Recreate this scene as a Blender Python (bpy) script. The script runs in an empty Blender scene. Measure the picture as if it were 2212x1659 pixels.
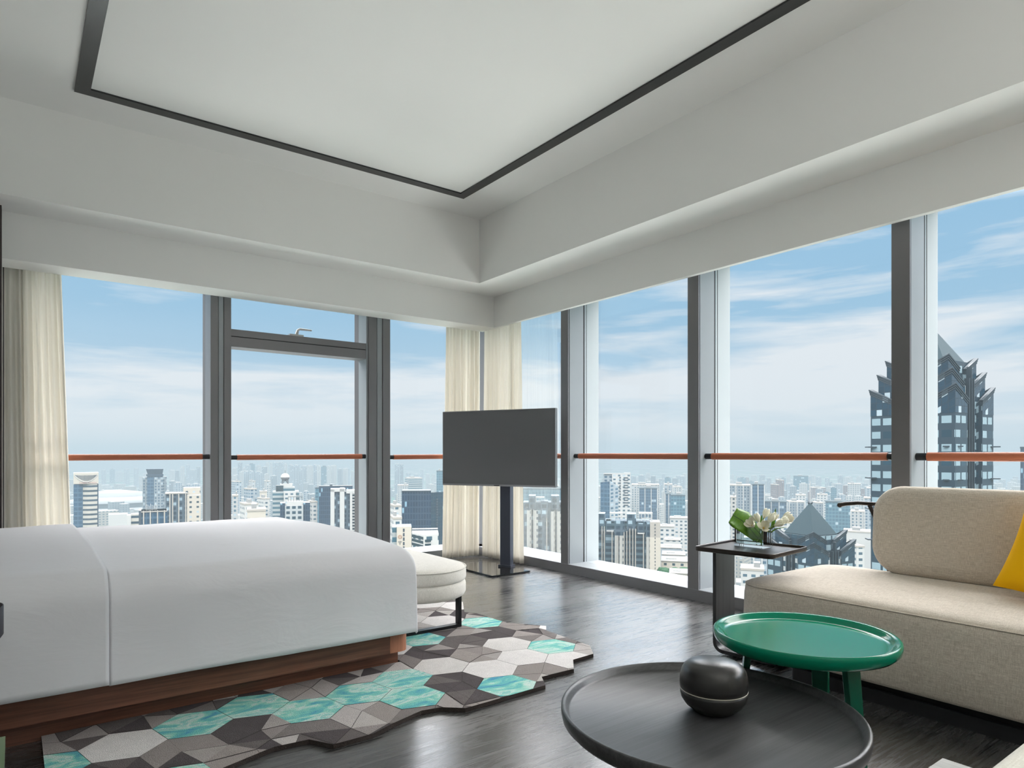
import bpy, math, random
from math import sin, cos, pi, radians, atan2, sqrt
from mathutils import Vector, Matrix, noise as mnoise

random.seed(7)
sc = bpy.context.scene
COL = sc.collection

# ------------------------------------------------------------------ survey
# camera stands at (0,0,1.15) looking along (.6,.8); X runs along the far
# window wall, Y runs along the long window wall.
EYE = 1.15
FPX, CX, HY = 1427.0, 1106.0, 983.0
RX, RY, FX, FY = .8, -.6, .6, .8


def ray(u):
    a = (u - CX) / FPX
    return RX * a + FX, RY * a + FY


def spot(u, D):
    dx, dy = ray(u)
    return dx * D, dy * D


# ------------------------------------------------------------------ meshes
class MB:
    def __init__(s):
        s.v, s.f, s.m, s.sm, s.uv = [], [], [], [], []

    def add(s, vs, fs, mat=0, smooth=False, uvs=None):
        o = len(s.v)
        s.v += [tuple(p) for p in vs]
        for i, f in enumerate(fs):
            s.f.append([o + k for k in f])
            s.m.append(mat)
            s.sm.append(smooth)
            s.uv.append(uvs[i] if uvs else [(vs[k][0], vs[k][1]) for k in f])
        return s

    def box(s, x0, x1, y0, y1, z0, z1, mat=0, top=None, rot=0, c=None):
        P = [(x0, y0), (x1, y0), (x1, y1), (x0, y1)]
        w, d = x1 - x0, y1 - y0
        if rot:
            cx, cy = c if c else ((x0 + x1) / 2, (y0 + y1) / 2)
            ca, sa = cos(rot), sin(rot)
            P = [(cx + (x - cx) * ca - (y - cy) * sa, cy + (x - cx) * sa + (y - cy) * ca) for x, y in P]
        vs = [(x, y, z0) for x, y in P] + [(x, y, z1) for x, y in P]
        L = [w, d, w, d]
        u = [0, w, w + d, 2 * w + d]
        fs, uv = [], []
        for i in range(4):
            j = (i + 1) % 4
            fs.append((i, j, 4 + j, 4 + i))
            uv.append([(u[i], z0), (u[i] + L[i], z0), (u[i] + L[i], z1), (u[i], z1)])
        s.add(vs, fs, mat, False, uv)
        s.add(vs, [(4, 5, 6, 7), (3, 2, 1, 0)], mat if top is None else top)
        return s

    def prism(s, P, z0, z1, mat=0, top=None, smooth=False):
        n = len(P)
        vs = [(x, y, z0) for x, y in P] + [(x, y, z1) for x, y in P]
        fs, uv, acc = [], [], 0
        for i in range(n):
            j = (i + 1) % n
            l = math.dist(P[i], P[j])
            fs.append((i, j, n + j, n + i))
            uv.append([(acc, z0), (acc + l, z0), (acc + l, z1), (acc, z1)])
            acc += l
        s.add(vs, fs, mat, smooth, uv)
        s.add(vs, [tuple(range(n, 2 * n)), tuple(range(n - 1, -1, -1))], mat if top is None else top)
        return s

    def rings(s, R, mat=0, smooth=True, closed=True, cap0=True, cap1=True):
        n = len(R[0])
        vs = [p for r in R for p in r]
        fs = []
        for k in range(len(R) - 1):
            for i in range(n if closed else n - 1):
                j = (i + 1) % n
                fs.append((k * n + i, k * n + j, (k + 1) * n + j, (k + 1) * n + i))
        s.add(vs, fs, mat, smooth)
        if cap0:
            s.add(R[0], [tuple(range(n - 1, -1, -1))], mat, smooth)
        if cap1:
            s.add(R[-1], [tuple(range(n))], mat, smooth)
        return s

    def lathe(s, prof, n=48, c=(0, 0, 0), mat=0, cap0=True, cap1=True):
        R = [[(c[0] + r * cos(2 * pi * i / n), c[1] + r * sin(2 * pi * i / n), c[2] + z) for i in range(n)] for r, z in prof]
        return s.rings(R, mat, True, True, cap0, cap1)

    def tube(s, pts, r, n=10, mat=0, cap=True):
        pts = [Vector(p) for p in pts]
        rs = r if isinstance(r, (list, tuple)) else [r] * len(pts)
        R, prev = [], None
        for i, p in enumerate(pts):
            t = (pts[min(i + 1, len(pts) - 1)] - pts[max(i - 1, 0)]).normalized()
            if prev is None:
                a = Vector((0, 0, 1)) if abs(t.z) < .9 else Vector((1, 0, 0))
                nx = t.cross(a).normalized()
            else:
                nx = (prev - t * prev.dot(t)).normalized()
            prev = nx
            ny = t.cross(nx)
            R.append([tuple(p + (nx * cos(2 * pi * k / n) + ny * sin(2 * pi * k / n)) * rs[i]) for k in range(n)])
        return s.rings(R, mat, True, True, cap, cap)

    def grid(s, G, mat=0, smooth=True, flip=False):
        h, w = len(G), len(G[0])
        vs = [p for r in G for p in r]
        fs = []
        for i in range(h - 1):
            for j in range(w - 1):
                f = (i * w + j, i * w + j + 1, (i + 1) * w + j + 1, (i + 1) * w + j)
                fs.append(f[::-1] if flip else f)
        uv = [[(k % w / (w - 1), k // w / (h - 1)) for k in f] for f in fs]
        return s.add(vs, fs, mat, smooth, uv)

    def build(s, name, mats, parent=None, loc=(0, 0, 0), rz=0, bevel=0, seg=2, solid=0, sub=0):
        me = bpy.data.meshes.new(name)
        me.from_pydata(s.v, [], s.f)
        mats = mats if isinstance(mats, (list, tuple)) else [mats]
        for m in mats:
            me.materials.append(m)
        me.polygons.foreach_set('material_index', s.m)
        me.polygons.foreach_set('use_smooth', s.sm)
        uvl = me.uv_layers.new(name='UVMap')
        uvl.data.foreach_set('uv', [c for f in s.uv for p in f for c in p])
        me.update()
        o = bpy.data.objects.new(name, me)
        COL.objects.link(o)
        o.parent = parent
        o.location = loc
        o.rotation_euler.z = rz
        if solid:
            md = o.modifiers.new('solid', 'SOLIDIFY'); md.thickness = solid; md.offset = 0
        if sub:
            md = o.modifiers.new('sub', 'SUBSURF'); md.levels = sub; md.render_levels = sub
        if bevel:
            md = o.modifiers.new('bev', 'BEVEL'); md.width = bevel; md.segments = seg
            md.limit_method = 'ANGLE'; md.angle_limit = radians(40)
        return o


def rrect(hx, hy, r, n=8, cx=0, cy=0):
    r = max(min(r, hx, hy), 1e-4)
    P = []
    for qx, qy, a0 in ((1, 1, 0), (-1, 1, 90), (-1, -1, 180), (1, -1, 270)):
        for k in range(n + 1):
            a = radians(a0 + 90 * k / n)
            P.append((cx + qx * (hx - r) + r * cos(a), cy + qy * (hy - r) + r * sin(a)))
    return P


def tag(o, label=None, cat=None, group=None, kind=None):
    if label: o['label'] = label
    if cat: o['category'] = cat
    if group: o['group'] = group
    if kind: o['kind'] = kind
    return o


def thing(name, label, cat, loc=(0, 0, 0), rz=0, group=None):
    o = bpy.data.objects.new(name, None)
    o.empty_display_size = .2
    COL.objects.link(o)
    o.location = loc
    o.rotation_euler.z = rz
    return tag(o, label, cat, group)


def dup(root, loc, rz=None, label=None, group=None):
    r = root.copy(); COL.objects.link(r); r.location = loc
    if rz is not None: r.rotation_euler = (r.rotation_euler.x, r.rotation_euler.y, rz)
    if label: r['label'] = label
    if group: r['group'] = group
    for ch in list(root.children):
        c = ch.copy(); COL.objects.link(c); c.parent = r
        for g in list(ch.children):
            d = g.copy(); COL.objects.link(d); d.parent = c
    return r


def struct(o):
    o['kind'] = 'structure'
    return o


# ------------------------------------------------------------------ materials
def srgb(r, g, b):
    def f(c):
        c /= 255
        return c / 12.92 if c <= .04045 else ((c + .055) / 1.055) ** 2.4
    return (f(r), f(g), f(b), 1)


class NT:
    def __init__(s, tree):
        s.t = tree; s.n = tree.nodes; s.l = tree.links

    def new(s, typ, **kw):
        n = s.n.new(typ)
        for k, v in kw.items():
            if k == 'inp':
                for kk, vv in v.items():
                    if isinstance(vv, bpy.types.NodeSocket): s.l.new(vv, n.inputs[kk])
                    else: n.inputs[kk].default_value = vv
            else:
                setattr(n, k, v)
        return n

    def math(s, op, a, b=None, c=None, clamp=False):
        n = s.n.new('ShaderNodeMath'); n.operation = op; n.use_clamp = clamp
        for i, x in enumerate((a, b, c)):
            if x is None: continue
            if isinstance(x, bpy.types.NodeSocket): s.l.new(x, n.inputs[i])
            else: n.inputs[i].default_value = x
        return n.outputs[0]

    def mix(s, f, a, b, blend='MIX'):
        n = s.n.new('ShaderNodeMix'); n.data_type = 'RGBA'; n.blend_type = blend
        for k, x in ((0, f), (6, a), (7, b)):
            if isinstance(x, bpy.types.NodeSocket): s.l.new(x, n.inputs[k])
            else: n.inputs[k].default_value = x
        return n.outputs[2]

    def ramp(s, f, stops, interp='LINEAR'):
        n = s.n.new('ShaderNodeValToRGB'); n.color_ramp.interpolation = interp
        s.l.new(f, n.inputs[0])
        e = n.color_ramp.elements
        while len(e) < len(stops): e.new(.5)
        for el, (p, c) in zip(e, stops):
            el.position = p; el.color = c if len(c) == 4 else (*c, 1)
        return n.outputs[0]

    def vec(s, src, scale=(1, 1, 1), rot=(0, 0, 0), loc=(0, 0, 0)):
        n = s.n.new('ShaderNodeMapping')
        s.l.new(src, n.inputs[0])
        n.inputs['Scale'].default_value = scale
        n.inputs['Rotation'].default_value = rot
        n.inputs['Location'].default_value = loc
        return n.outputs[0]

    def noise(s, v, scale=5, detail=4, rough=.5, dist=0):
        n = s.n.new('ShaderNodeTexNoise')
        s.l.new(v, n.inputs['Vector'])
        n.inputs['Scale'].default_value = scale
        n.inputs['Detail'].default_value = detail
        n.inputs['Roughness'].default_value = rough
        n.inputs['Distortion'].default_value = dist
        return n.outputs[0]


def mat(name):
    m = bpy.data.materials.new(name); m.use_nodes = True
    t = NT(m.node_tree)
    b = m.node_tree.nodes['Principled BSDF']
    return m, t, b


def plain(name, col, rough=.5, metal=0, spec=.5, var=.0, bump=0, bscale=200, coat=0):
    m, t, b = mat(name)
    b.inputs['Base Color'].default_value = col
    b.inputs['Roughness'].default_value = rough
    b.inputs['Metallic'].default_value = metal
    b.inputs['Specular IOR Level'].default_value = spec
    b.inputs['Coat Weight'].default_value = coat
    tc = t.new('ShaderNodeTexCoord').outputs['Object']
    if var:
        nz = t.noise(tc, 3, 5)
        t.l.new(t.mix(nz, tuple(c * (1 - var) for c in col[:3]) + (1,), tuple(min(1, c * (1 + var)) for c in col[:3]) + (1,)), b.inputs['Base Color'])
    if bump:
        bp = t.new('ShaderNodeBump', inp={'Strength': bump, 'Distance': .002, 'Height': t.noise(tc, bscale, 3)})
        t.l.new(bp.outputs[0], b.inputs['Normal'])
    return m


def linen(name, c1, c2, scale=1.0, bump=.35, dirs=((25, 420, 420), (420, 25, 420), (420, 420, 40))):
    m, t, b = mat(name)
    tc = t.new('ShaderNodeTexCoord').outputs['Object']
    a = t.noise(t.vec(tc, tuple(x * scale for x in dirs[0])), 1, 2)
    c = t.noise(t.vec(tc, tuple(x * scale for x in dirs[1])), 1, 2)
    d = t.noise(t.vec(tc, tuple(x * scale for x in dirs[2])), 1, 2)
    sm = t.math('MULTIPLY', t.math('ADD', t.math('ADD', a, c), d), .3333)
    f = t.ramp(sm, [(.36, (0, 0, 0)), (.64, (1, 1, 1))])
    t.l.new(t.mix(f, c1, c2), b.inputs['Base Color'])
    b.inputs['Roughness'].default_value = .9
    b.inputs['Specular IOR Level'].default_value = .2
    b.inputs['Sheen Weight'].default_value = .25
    bp = t.new('ShaderNodeBump', inp={'Strength': bump, 'Distance': .0015, 'Height': sm})
    t.l.new(bp.outputs[0], b.inputs['Normal'])
    return m


def wood(name, c1, c2, rough=.4, axis=0, scale=1.0, bump=.1, spec=.5, gr=18):
    m, t, b = mat(name)
    tc = t.new('ShaderNodeTexCoord').outputs['Object']
    S = [gr * 1.6] * 3; S[axis] = .9
    v = t.vec(tc, tuple(x * scale for x in S))
    n1 = t.noise(v, 1, 6, .6, .8)
    S2 = [160] * 3; S2[axis] = 5
    n2 = t.noise(t.vec(tc, tuple(x * scale for x in S2)), 1, 3)
    f = t.ramp(t.math('ADD', t.math('MULTIPLY', n1, .65), t.math('MULTIPLY', n2, .35)), [(.34, (0, 0, 0)), (.66, (1, 1, 1))])
    t.l.new(t.mix(f, c1, c2), b.inputs['Base Color'])
    b.inputs['Roughness'].default_value = rough
    b.inputs['Specular IOR Level'].default_value = spec
    bp = t.new('ShaderNodeBump', inp={'Strength': bump, 'Distance': .002, 'Height': f})
    t.l.new(bp.outputs[0], b.inputs['Normal'])
    return m


def facade(name, wall, glass, bay=3.2, flr=3.1, wx=.6, wy=.55, lit=.25, rough=.75, grough=.2, light=(.26, .32, .35, 1), band=0, bandcol=None):
    """A wall with a regular grid of windows; UVs are in metres."""
    m, t, b = mat(name)
    uv = t.new('ShaderNodeSeparateXYZ', inp={0: t.new('ShaderNodeUVMap').outputs[0]})
    U = t.math('DIVIDE', uv.outputs[0], bay); V = t.math('DIVIDE', uv.outputs[1], flr)
    fu, fv = t.math('FRACT', U), t.math('FRACT', V)
    inx = t.math('LESS_THAN', t.math('ABSOLUTE', t.math('SUBTRACT', fu, .5)), wx / 2)
    iny = t.math('LESS_THAN', t.math('ABSOLUTE', t.math('SUBTRACT', fv, .5)), wy / 2)
    win = t.math('MULTIPLY', inx, iny)
    cell = t.new('ShaderNodeCombineXYZ', inp={0: t.math('FLOOR', U), 1: t.math('FLOOR', V)})
    rnd = t.new('ShaderNodeTexWhiteNoise', noise_dimensions='2D', inp={'Vector': cell.outputs[0]}).outputs[0]
    pale = t.math('MULTIPLY', t.math('GREATER_THAN', rnd, 1 - lit), .75)
    dark = t.mix(rnd, tuple(c * .75 for c in glass[:3]) + (1,), tuple(min(1, c * 1.25) for c in glass[:3]) + (1,))
    gcol = t.mix(pale, dark, light)
    w = wall
    if band:
        w = t.mix(t.math('LESS_THAN', fv, band), wall, bandcol)
    t.l.new(t.mix(win, w, gcol), b.inputs['Base Color'])
    t.l.new(t.math('MULTIPLY_ADD', win, grough - rough, rough), b.inputs['Roughness'])
    b.inputs['Specular IOR Level'].default_value = .4
    return m


M = {}
M['white'] = plain('white_plaster', (.80, .80, .775, 1), .85, spec=.2, var=.012)
M['ceil'] = plain('ceiling_paint', (.80, .80, .775, 1), .9, spec=.15, var=.012)
M['frame'] = plain('grey_aluminium', (.205, .20, .208, 1), .38, .35, var=.05)
M['frame_side'] = plain('pale_lit_aluminium', (.30, .325, .34, 1), .45, .1, var=.04)  # paler than the frame: window light on mullion sides put into the colour
M['gasket'] = plain('black_gasket', (.012, .012, .013, 1), .6)
M['fin'] = plain('pale_fin', (.34, .37, .38, 1), .6, 0)
M['umber'] = plain('umber_aluminium', (.075, .07, .072, 1), .5, .2)
M['track'] = plain('black_ceiling_trim', (.018, .018, .019, 1), .22, 0, .5)
M['leather'] = plain('tan_leather', srgb(174, 102, 72), .55, 0, .4, .08, .2, 300)
M['bracket'] = plain('dark_bracket', (.03, .032, .036, 1), .4, .6)
M['sheet'] = None
M['black_metal'] = plain('black_metal', (.02, .021, .024, 1), .35, .5)
M['bronze'] = plain('dark_bronze', (.045, .036, .032, 1), .35, .6)
M['slate'] = plain('slate_metal', (.075, .085, .115, 1), .42, .3)
M['tv_frame'] = plain('silver_bezel', (.42, .43, .45, 1), .3, .8)
M['tv'] = plain('tv_screen', (.155, .158, .168, 1), .38, 0, .55)
M['tv_back'] = plain('tv_back', (.02, .02, .022, 1), .5)
M['black_glass'] = plain('black_glass', (.012, .012, .012, 1), .03, 0, .6)
M['green'] = plain('green_lacquer', srgb(8, 124, 94), .10, 0, .2, .03)
M['green_leg'] = plain('green_lacquer_leg', srgb(14, 84, 64), .25)
M['yellow'] = plain('yellow_wool', srgb(250, 188, 12), .85, 0, .2, .05, .3, 500)
M['jar'] = plain('pewter_glaze', (.05, .049, .048, 1), .28, .5, .6, .1)
M['jar_rim'] = plain('pale_glaze_edge', (.55, .52, .45, 1), .4)
M['linen'] = linen('beige_linen', srgb(176, 163, 147), srgb(230, 220, 206))
M['bench'] = linen('cream_linen', srgb(206, 201, 191), srgb(240, 236, 228))
M['cream'] = linen('ivory_boucle', srgb(216, 210, 194), srgb(246, 242, 230), .6, .6)
M['walnut'] = wood('walnut', srgb(84, 52, 41), srgb(136, 90, 69), .38, 0)
M['walnut_light'] = wood('walnut_end', srgb(146, 92, 68), srgb(190, 130, 100), .35, 2)
M['ebony'] = wood('ebonised_oak', (.04, .04, .0415, 1), (.085, .085, .088, 1), .36, 0, 1, .12)
M['ebony_y'] = wood('ebonised_panel', (.02, .02, .022, 1), (.05, .051, .054, 1), .4, 2, 1, .1)
M['plinth'] = plain('plinth_black', (.014, .014, .016, 1), .4)
M['bleached'] = wood('bleached_wood', srgb(168, 166, 162), srgb(214, 212, 208), .6, 1)
M['panel'] = plain('dark_wall_panel', srgb(52, 40, 40), .5)
M['sage'] = plain('sage_lacquer', srgb(92, 118, 78), .25)
M['greybox'] = plain('grey_lacquer', srgb(86, 88, 96), .4)
M['shade'] = plain('dark_lamp_shade', srgb(70, 66, 72), .6)
M['leaf'] = None
M['gold'] = plain('handle_metal', (.5, .5, .5, 1), .35, .6)


def mk_sheet():
    m, t, b = mat('white_cotton')
    tc = t.new('ShaderNodeTexCoord').outputs['Object']
    b.inputs['Base Color'].default_value = (.83, .82, .845, 1)
    b.inputs['Roughness'].default_value = .85
    b.inputs['Specular IOR Level'].default_value = .2
    b.inputs['Sheen Weight'].default_value = .15
    h = t.math('ADD', t.noise(t.vec(tc, (2.2, 5, 5)), 1.5, 4, .55, .6), t.math('MULTIPLY', t.noise(tc, 600, 1), .02))
    bp = t.new('ShaderNodeBump', inp={'Strength': .25, 'Distance': .02, 'Height': h})
    t.l.new(bp.outputs[0], b.inputs['Normal'])
    return m


M['sheet'] = mk_sheet()


def mk_floor():
    m, t, b = mat('charcoal_oak_planks')
    g = t.new('ShaderNodeNewGeometry').outputs['Position']
    sp = t.new('ShaderNodeSeparateXYZ', inp={0: g})
    row = t.math('DIVIDE', sp.outputs[1], .19)
    ri = t.math('FLOOR', row)
    rr = t.new('ShaderNodeTexWhiteNoise', noise_dimensions='1D', inp={'W': ri}).outputs[0]
    px = t.math('ADD', t.math('DIVIDE', sp.outputs[0], 1.9), t.math('MULTIPLY', rr, 7.3))
    pi_ = t.math('FLOOR', px)
    cell = t.new('ShaderNodeCombineXYZ', inp={0: pi_, 1: ri})
    rnd = t.new('ShaderNodeTexWhiteNoise', noise_dimensions='2D', inp={'Vector': cell.outputs[0]}).outputs[0]
    off = t.new('ShaderNodeCombineXYZ', inp={0: t.math('MULTIPLY', rnd, 31), 1: t.math('MULTIPLY', rnd, 17), 2: 0})
    v = t.new('ShaderNodeVectorMath', operation='ADD', inp={0: g, 1: off.outputs[0]}).outputs[0]
    n1 = t.noise(t.vec(v, (1.6, 17, 1)), 1, 5, .6, 1.2)
    wv = t.math('PINGPONG', t.math('MULTIPLY', n1, 9), 1)
    n2 = t.noise(t.vec(v, (5, 330, 1)), 1, 2)
    gr = t.math('ADD', t.math('MULTIPLY', wv, .3), t.math('MULTIPLY', n2, .7))
    f = t.ramp(gr, [(.28, (0, 0, 0)), (.72, (1, 1, 1))])
    base = t.mix(f, (.034, .0335, .0335, 1), (.082, .080, .078, 1))
    base = t.mix(.6, base, t.mix(rnd, (.35, .35, .35, 1), (1.6, 1.58, 1.55, 1)), 'MULTIPLY')
    gap = t.math('MAXIMUM', t.math('LESS_THAN', t.math('FRACT', row), .022), t.math('LESS_THAN', t.math('FRACT', px), .0022))
    t.l.new(t.mix(gap, base, (.006, .006, .006, 1)), b.inputs['Base Color'])
    t.l.new(t.math('MULTIPLY_ADD', f, .12, t.math('MULTIPLY_ADD', rnd, .05, .2)), b.inputs['Roughness'])
    b.inputs['Specular IOR Level'].default_value = .8
    b.inputs['Coat Weight'].default_value = .6
    b.inputs['Coat Roughness'].default_value = .22
    h = t.math('SUBTRACT', f, t.math('MULTIPLY', gap, 2))
    bp = t.new('ShaderNodeBump', inp={'Strength': .12, 'Distance': .002, 'Height': h})
    t.l.new(bp.outputs[0], b.inputs['Normal'])
    return m


M['floor'] = mk_floor()


def mk_glass():
    m, t, b = mat('window_glass')
    t.n.remove(b)
    tr = t.new('ShaderNodeBsdfTransparent', inp={0: (.985, .992, .992, 1)})
    gl = t.new('ShaderNodeBsdfGlossy', inp={0: (.9, .95, 1, 1), 'Roughness': .02})
    fr = t.new('ShaderNodeFresnel', inp={0: 1.35})
    mx = t.new('ShaderNodeMixShader', inp={0: t.math('MULTIPLY', fr.outputs[0], .28), 1: tr.outputs[0], 2: gl.outputs[0]})
    t.l.new(mx.outputs[0], t.n['Material Output'].inputs[0])
    return m


M['glass'] = mk_glass()


def mk_thin(name, col, ior, k):
    m, t, b = mat(name)
    t.n.remove(b)
    tr = t.new('ShaderNodeBsdfTransparent', inp={0: col})
    gl = t.new('ShaderNodeBsdfGlossy', inp={0: (1, 1, 1, 1), 'Roughness': .01})
    fr = t.new('ShaderNodeFresnel', inp={0: ior})
    mx = t.new('ShaderNodeMixShader', inp={0: t.math('MULTIPLY', fr.outputs[0], k), 1: tr.outputs[0], 2: gl.outputs[0]})
    t.l.new(mx.outputs[0], t.n['Material Output'].inputs[0])
    return m



def mk_curtain():
    m, t, b = mat('cream_sheer')
    t.n.remove(b)
    tc = t.new('ShaderNodeTexCoord').outputs['Object']
    n = t.noise(t.vec(tc, (60, 60, 3)), 1, 4)
    col = t.mix(n, srgb(242, 237, 226), srgb(253, 251, 246))
    d = t.new('ShaderNodeBsdfDiffuse', inp={0: col})
    tl = t.new('ShaderNodeBsdfTranslucent', inp={0: col})
    mx = t.new('ShaderNodeMixShader', inp={0: .5, 1: d.outputs[0], 2: tl.outputs[0]})
    tr = t.new('ShaderNodeBsdfTransparent')
    mx2 = t.new('ShaderNodeMixShader', inp={0: .04, 1: mx.outputs[0], 2: tr.outputs[0]})
    t.l.new(mx2.outputs[0], t.n['Material Output'].inputs[0])
    return m


M['curtain'] = mk_curtain()


M['vase'] = mk_thin('vase_glass', (.95, .98, .985, 1), 1.5, 1.0)
M['water'] = mk_thin('water', (.93, .97, .96, 1), 1.25, .8)


def mk_leaf(name, c1, c2):
    m, t, b = mat(name)
    tc = t.new('ShaderNodeTexCoord').outputs['UV']
    sp = t.new('ShaderNodeSeparateXYZ', inp={0: tc})
    vein = t.math('LESS_THAN', t.math('ABSOLUTE', t.math('SUBTRACT', sp.outputs[0], .5)), .02)
    n = t.noise(t.vec(tc, (3, 14, 1)), 2, 3)
    c = t.mix(n, c1, c2)
    t.l.new(t.mix(vein, c, (.03, .09, .01, 1)), b.inputs['Base Color'])
    b.inputs['Roughness'].default_value = .4
    b.inputs['Subsurface Weight'].default_value = .0
    return m


M['leaf'] = mk_leaf('leaf_green', srgb(58, 110, 14), srgb(112, 160, 26))
M['stem'] = plain('stem_green', srgb(84, 120, 36), .5)
M['petal'] = plain('ivory_petal', srgb(246, 243, 222), .55, 0, .3, .05)
M['pollen'] = plain('tulip_heart', srgb(226, 190, 90), .7)


def mk_rug():
    m, t, b = mat('rug_grey_facets')
    a = t.new('ShaderNodeVertexColor', layer_name='tone').outputs[0]
    tc = t.new('ShaderNodeTexCoord').outputs['Object']
    n = t.noise(tc, 260, 2)
    n2 = t.noise(tc, 26, 4)
    c = t.mix(1, a, t.mix(n, (.55, .55, .55, 1), (1.4, 1.38, 1.36, 1)), 'MULTIPLY')
    c = t.mix(.5, c, t.mix(n2, (.75, .74, .73, 1), (1.2, 1.2, 1.2, 1)), 'MULTIPLY')
    t.l.new(c, b.inputs['Base Color'])
    b.inputs['Roughness'].default_value = .95
    b.inputs['Specular IOR Level'].default_value = .1
    bp = t.new('ShaderNodeBump', inp={'Strength': .8, 'Distance': .006, 'Height': n})
    t.l.new(bp.outputs[0], b.inputs['Normal'])
    m2, t, b = mat('rug_turquoise_waves')
    tc = t.new('ShaderNodeTexCoord').outputs['Object']
    w = t.noise(t.vec(tc, (1, 2.2, 1), (0, 0, .5)), 4.2, 5, .6, 1.2)
    c = t.ramp(w, [(.30, srgb(78, 142, 190)), (.37, srgb(104, 180, 192)), (.44, srgb(122, 200, 194)), (.50, srgb(156, 216, 200)), (.55, srgb(212, 228, 220)), (.60, srgb(136, 206, 198)), (.68, srgb(216, 218, 214))])
    n = t.noise(tc, 260, 2)
    c = t.mix(1, c, t.mix(n, (.6, .6, .6, 1), (1.35, 1.35, 1.35, 1)), 'MULTIPLY')
    t.l.new(c, b.inputs['Base Color'])
    b.inputs['Roughness'].default_value = .95
    b.inputs['Specular IOR Level'].default_value = .1
    bp = t.new('ShaderNodeBump', inp={'Strength': .8, 'Distance': .006, 'Height': n})
    t.l.new(bp.outputs[0], b.inputs['Normal'])
    return m, m2


M['rug'], M['rug_wave'] = mk_rug()

# ================================================================== SETTING
X0, X1 = -2.6, 4.287          # room face of the long window wall frames
Y0, Y1 = -3.0, 6.35           # room face of the far window wall frames
GX, GY = 4.505, 6.57          # glass planes
ZC, ZS, ZP = 3.527, 2.886, 2.55   # ceiling, soffit, pelmet underside
OX, OY = 4.80, 6.86           # outer edge of the slab

struct(MB().box(X0, OX, Y0, OY, -.3, 0).build('floor', M['floor']))
struct(MB().box(X0 - .2, OX, Y0 - .2, OY, ZC, ZC + .25).build('ceiling', M['ceil']))
struct(MB().box(X0 - .2, X0, Y0 - .2, OY, -.3, ZC).build('wall_left', M['white']))
struct(MB().box(X0, OX, Y0 - .2, Y0, -.3, ZC).build('wall_back', M['white']))
# stepped soffit around both window walls, and the pelmet below it
b = MB()
b.prism([(X0, 5.54), (3.741, 5.54), (3.741, Y0), (OX, Y0), (OX, OY), (X0, OY)], ZS, ZC)
struct(b.build('trim_1', M['white']))
b = MB()
b.prism([(-.9, 5.93), (4.2, 5.93), (4.2, Y0), (4.242, Y0), (4.242, 6.21), (-.9, 6.21)], ZP, ZS)
b.box(-.9, OX, 6.21, OY, 2.79, ZS)
b.box(4.242, OX, Y0, 6.21, 2.79, ZS)
struct(b.build('trim_2', M['white'], bevel=.004))
# black recessed frame on the ceiling
b = MB()
tx0, tx1, ty0, ty1, tw = .30, 3.303, -2.0, 5.15, .085
b.box(tx0, tx0 + tw, ty0, ty1, ZC - .012, ZC + .001)
b.box(tx1 - tw, tx1, ty0, ty1, ZC - .012, ZC + .001)
b.box(tx0 + tw, tx1 - tw, ty1 - tw, ty1, ZC - .012, ZC + .001)
b.box(tx0 + tw, tx1 - tw, ty0, ty0 + tw, ZC - .012, ZC + .001)
struct(b.build('trim_3', M['track']))
# dark timber panel closing the bed head side
b = MB()
b.box(-.80, -.70, 2.55, 5.93, 0, ZS)
b.box(-.70, -.083, 5.80, 5.925, 0, ZS)
struct(b.build('wall_headboard', M['panel']))
struct(MB().box(-.8, -.085, 5.925, 6.86, 0, 2.78).build('wall_end', M['white']))

# ---- windows of the long wall (X = 4.287)
mys = [4.863, 3.327, 1.791, .255, -1.281, -2.817]
edges = [6.86] + mys
wn = 1
for i, my in enumerate(mys):
    b = MB()
    h = .0525
    b.box(X1, X1 + .016, my - h, my + h, .09, 2.8, 0)
    b.box(X1 + .016, X1 + .024, my - h + .008, my + h - .008, .09, 2.8, 2)
    b.box(X1 + .024, GX - .012, my - h + .002, my + h - .002, .09, 2.8, 1)
    b.box(GX - .012, GX + .008, my - h + .006, my + h - .006, .09, 2.8, 2)
    w = struct(b.build('window_%d' % wn, [M['frame'], M['frame_side'], M['gasket']], bevel=.0015, seg=1))
    f = MB().box(GX + .008, GX + .20, my - .048, my + .048, -.3, 2.9, 0)
    f.box(GX + .03, GX + .034, my - .050, my + .050, -.3, 2.9, 1)
    f.build('outer_fin', [M['fin'], M['gasket']], w)
    ya, yb = my, (edges[i] if i else 6.55)
    s = MB().box(X1, GX + .19, ya - (h if i == len(mys) - 1 else -h) + (0 if i == len(mys) - 1 else -2 * h), yb - (h if i else 0), 0, .09, 0)
    s.build('sill', [M['frame_side']], w, bevel=.003)
    s = MB().box(X1 - .004, X1, ya - h, yb - (h if i else 0), 0.001, .088, 0)
    s.build('sill_face', [M['frame']], w)
    MB().box(GX - .002, GX + .002, ya + h, yb - (h if i else 0), .09, 2.8).build('pane', M['glass'], w)
    wn += 1

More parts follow.
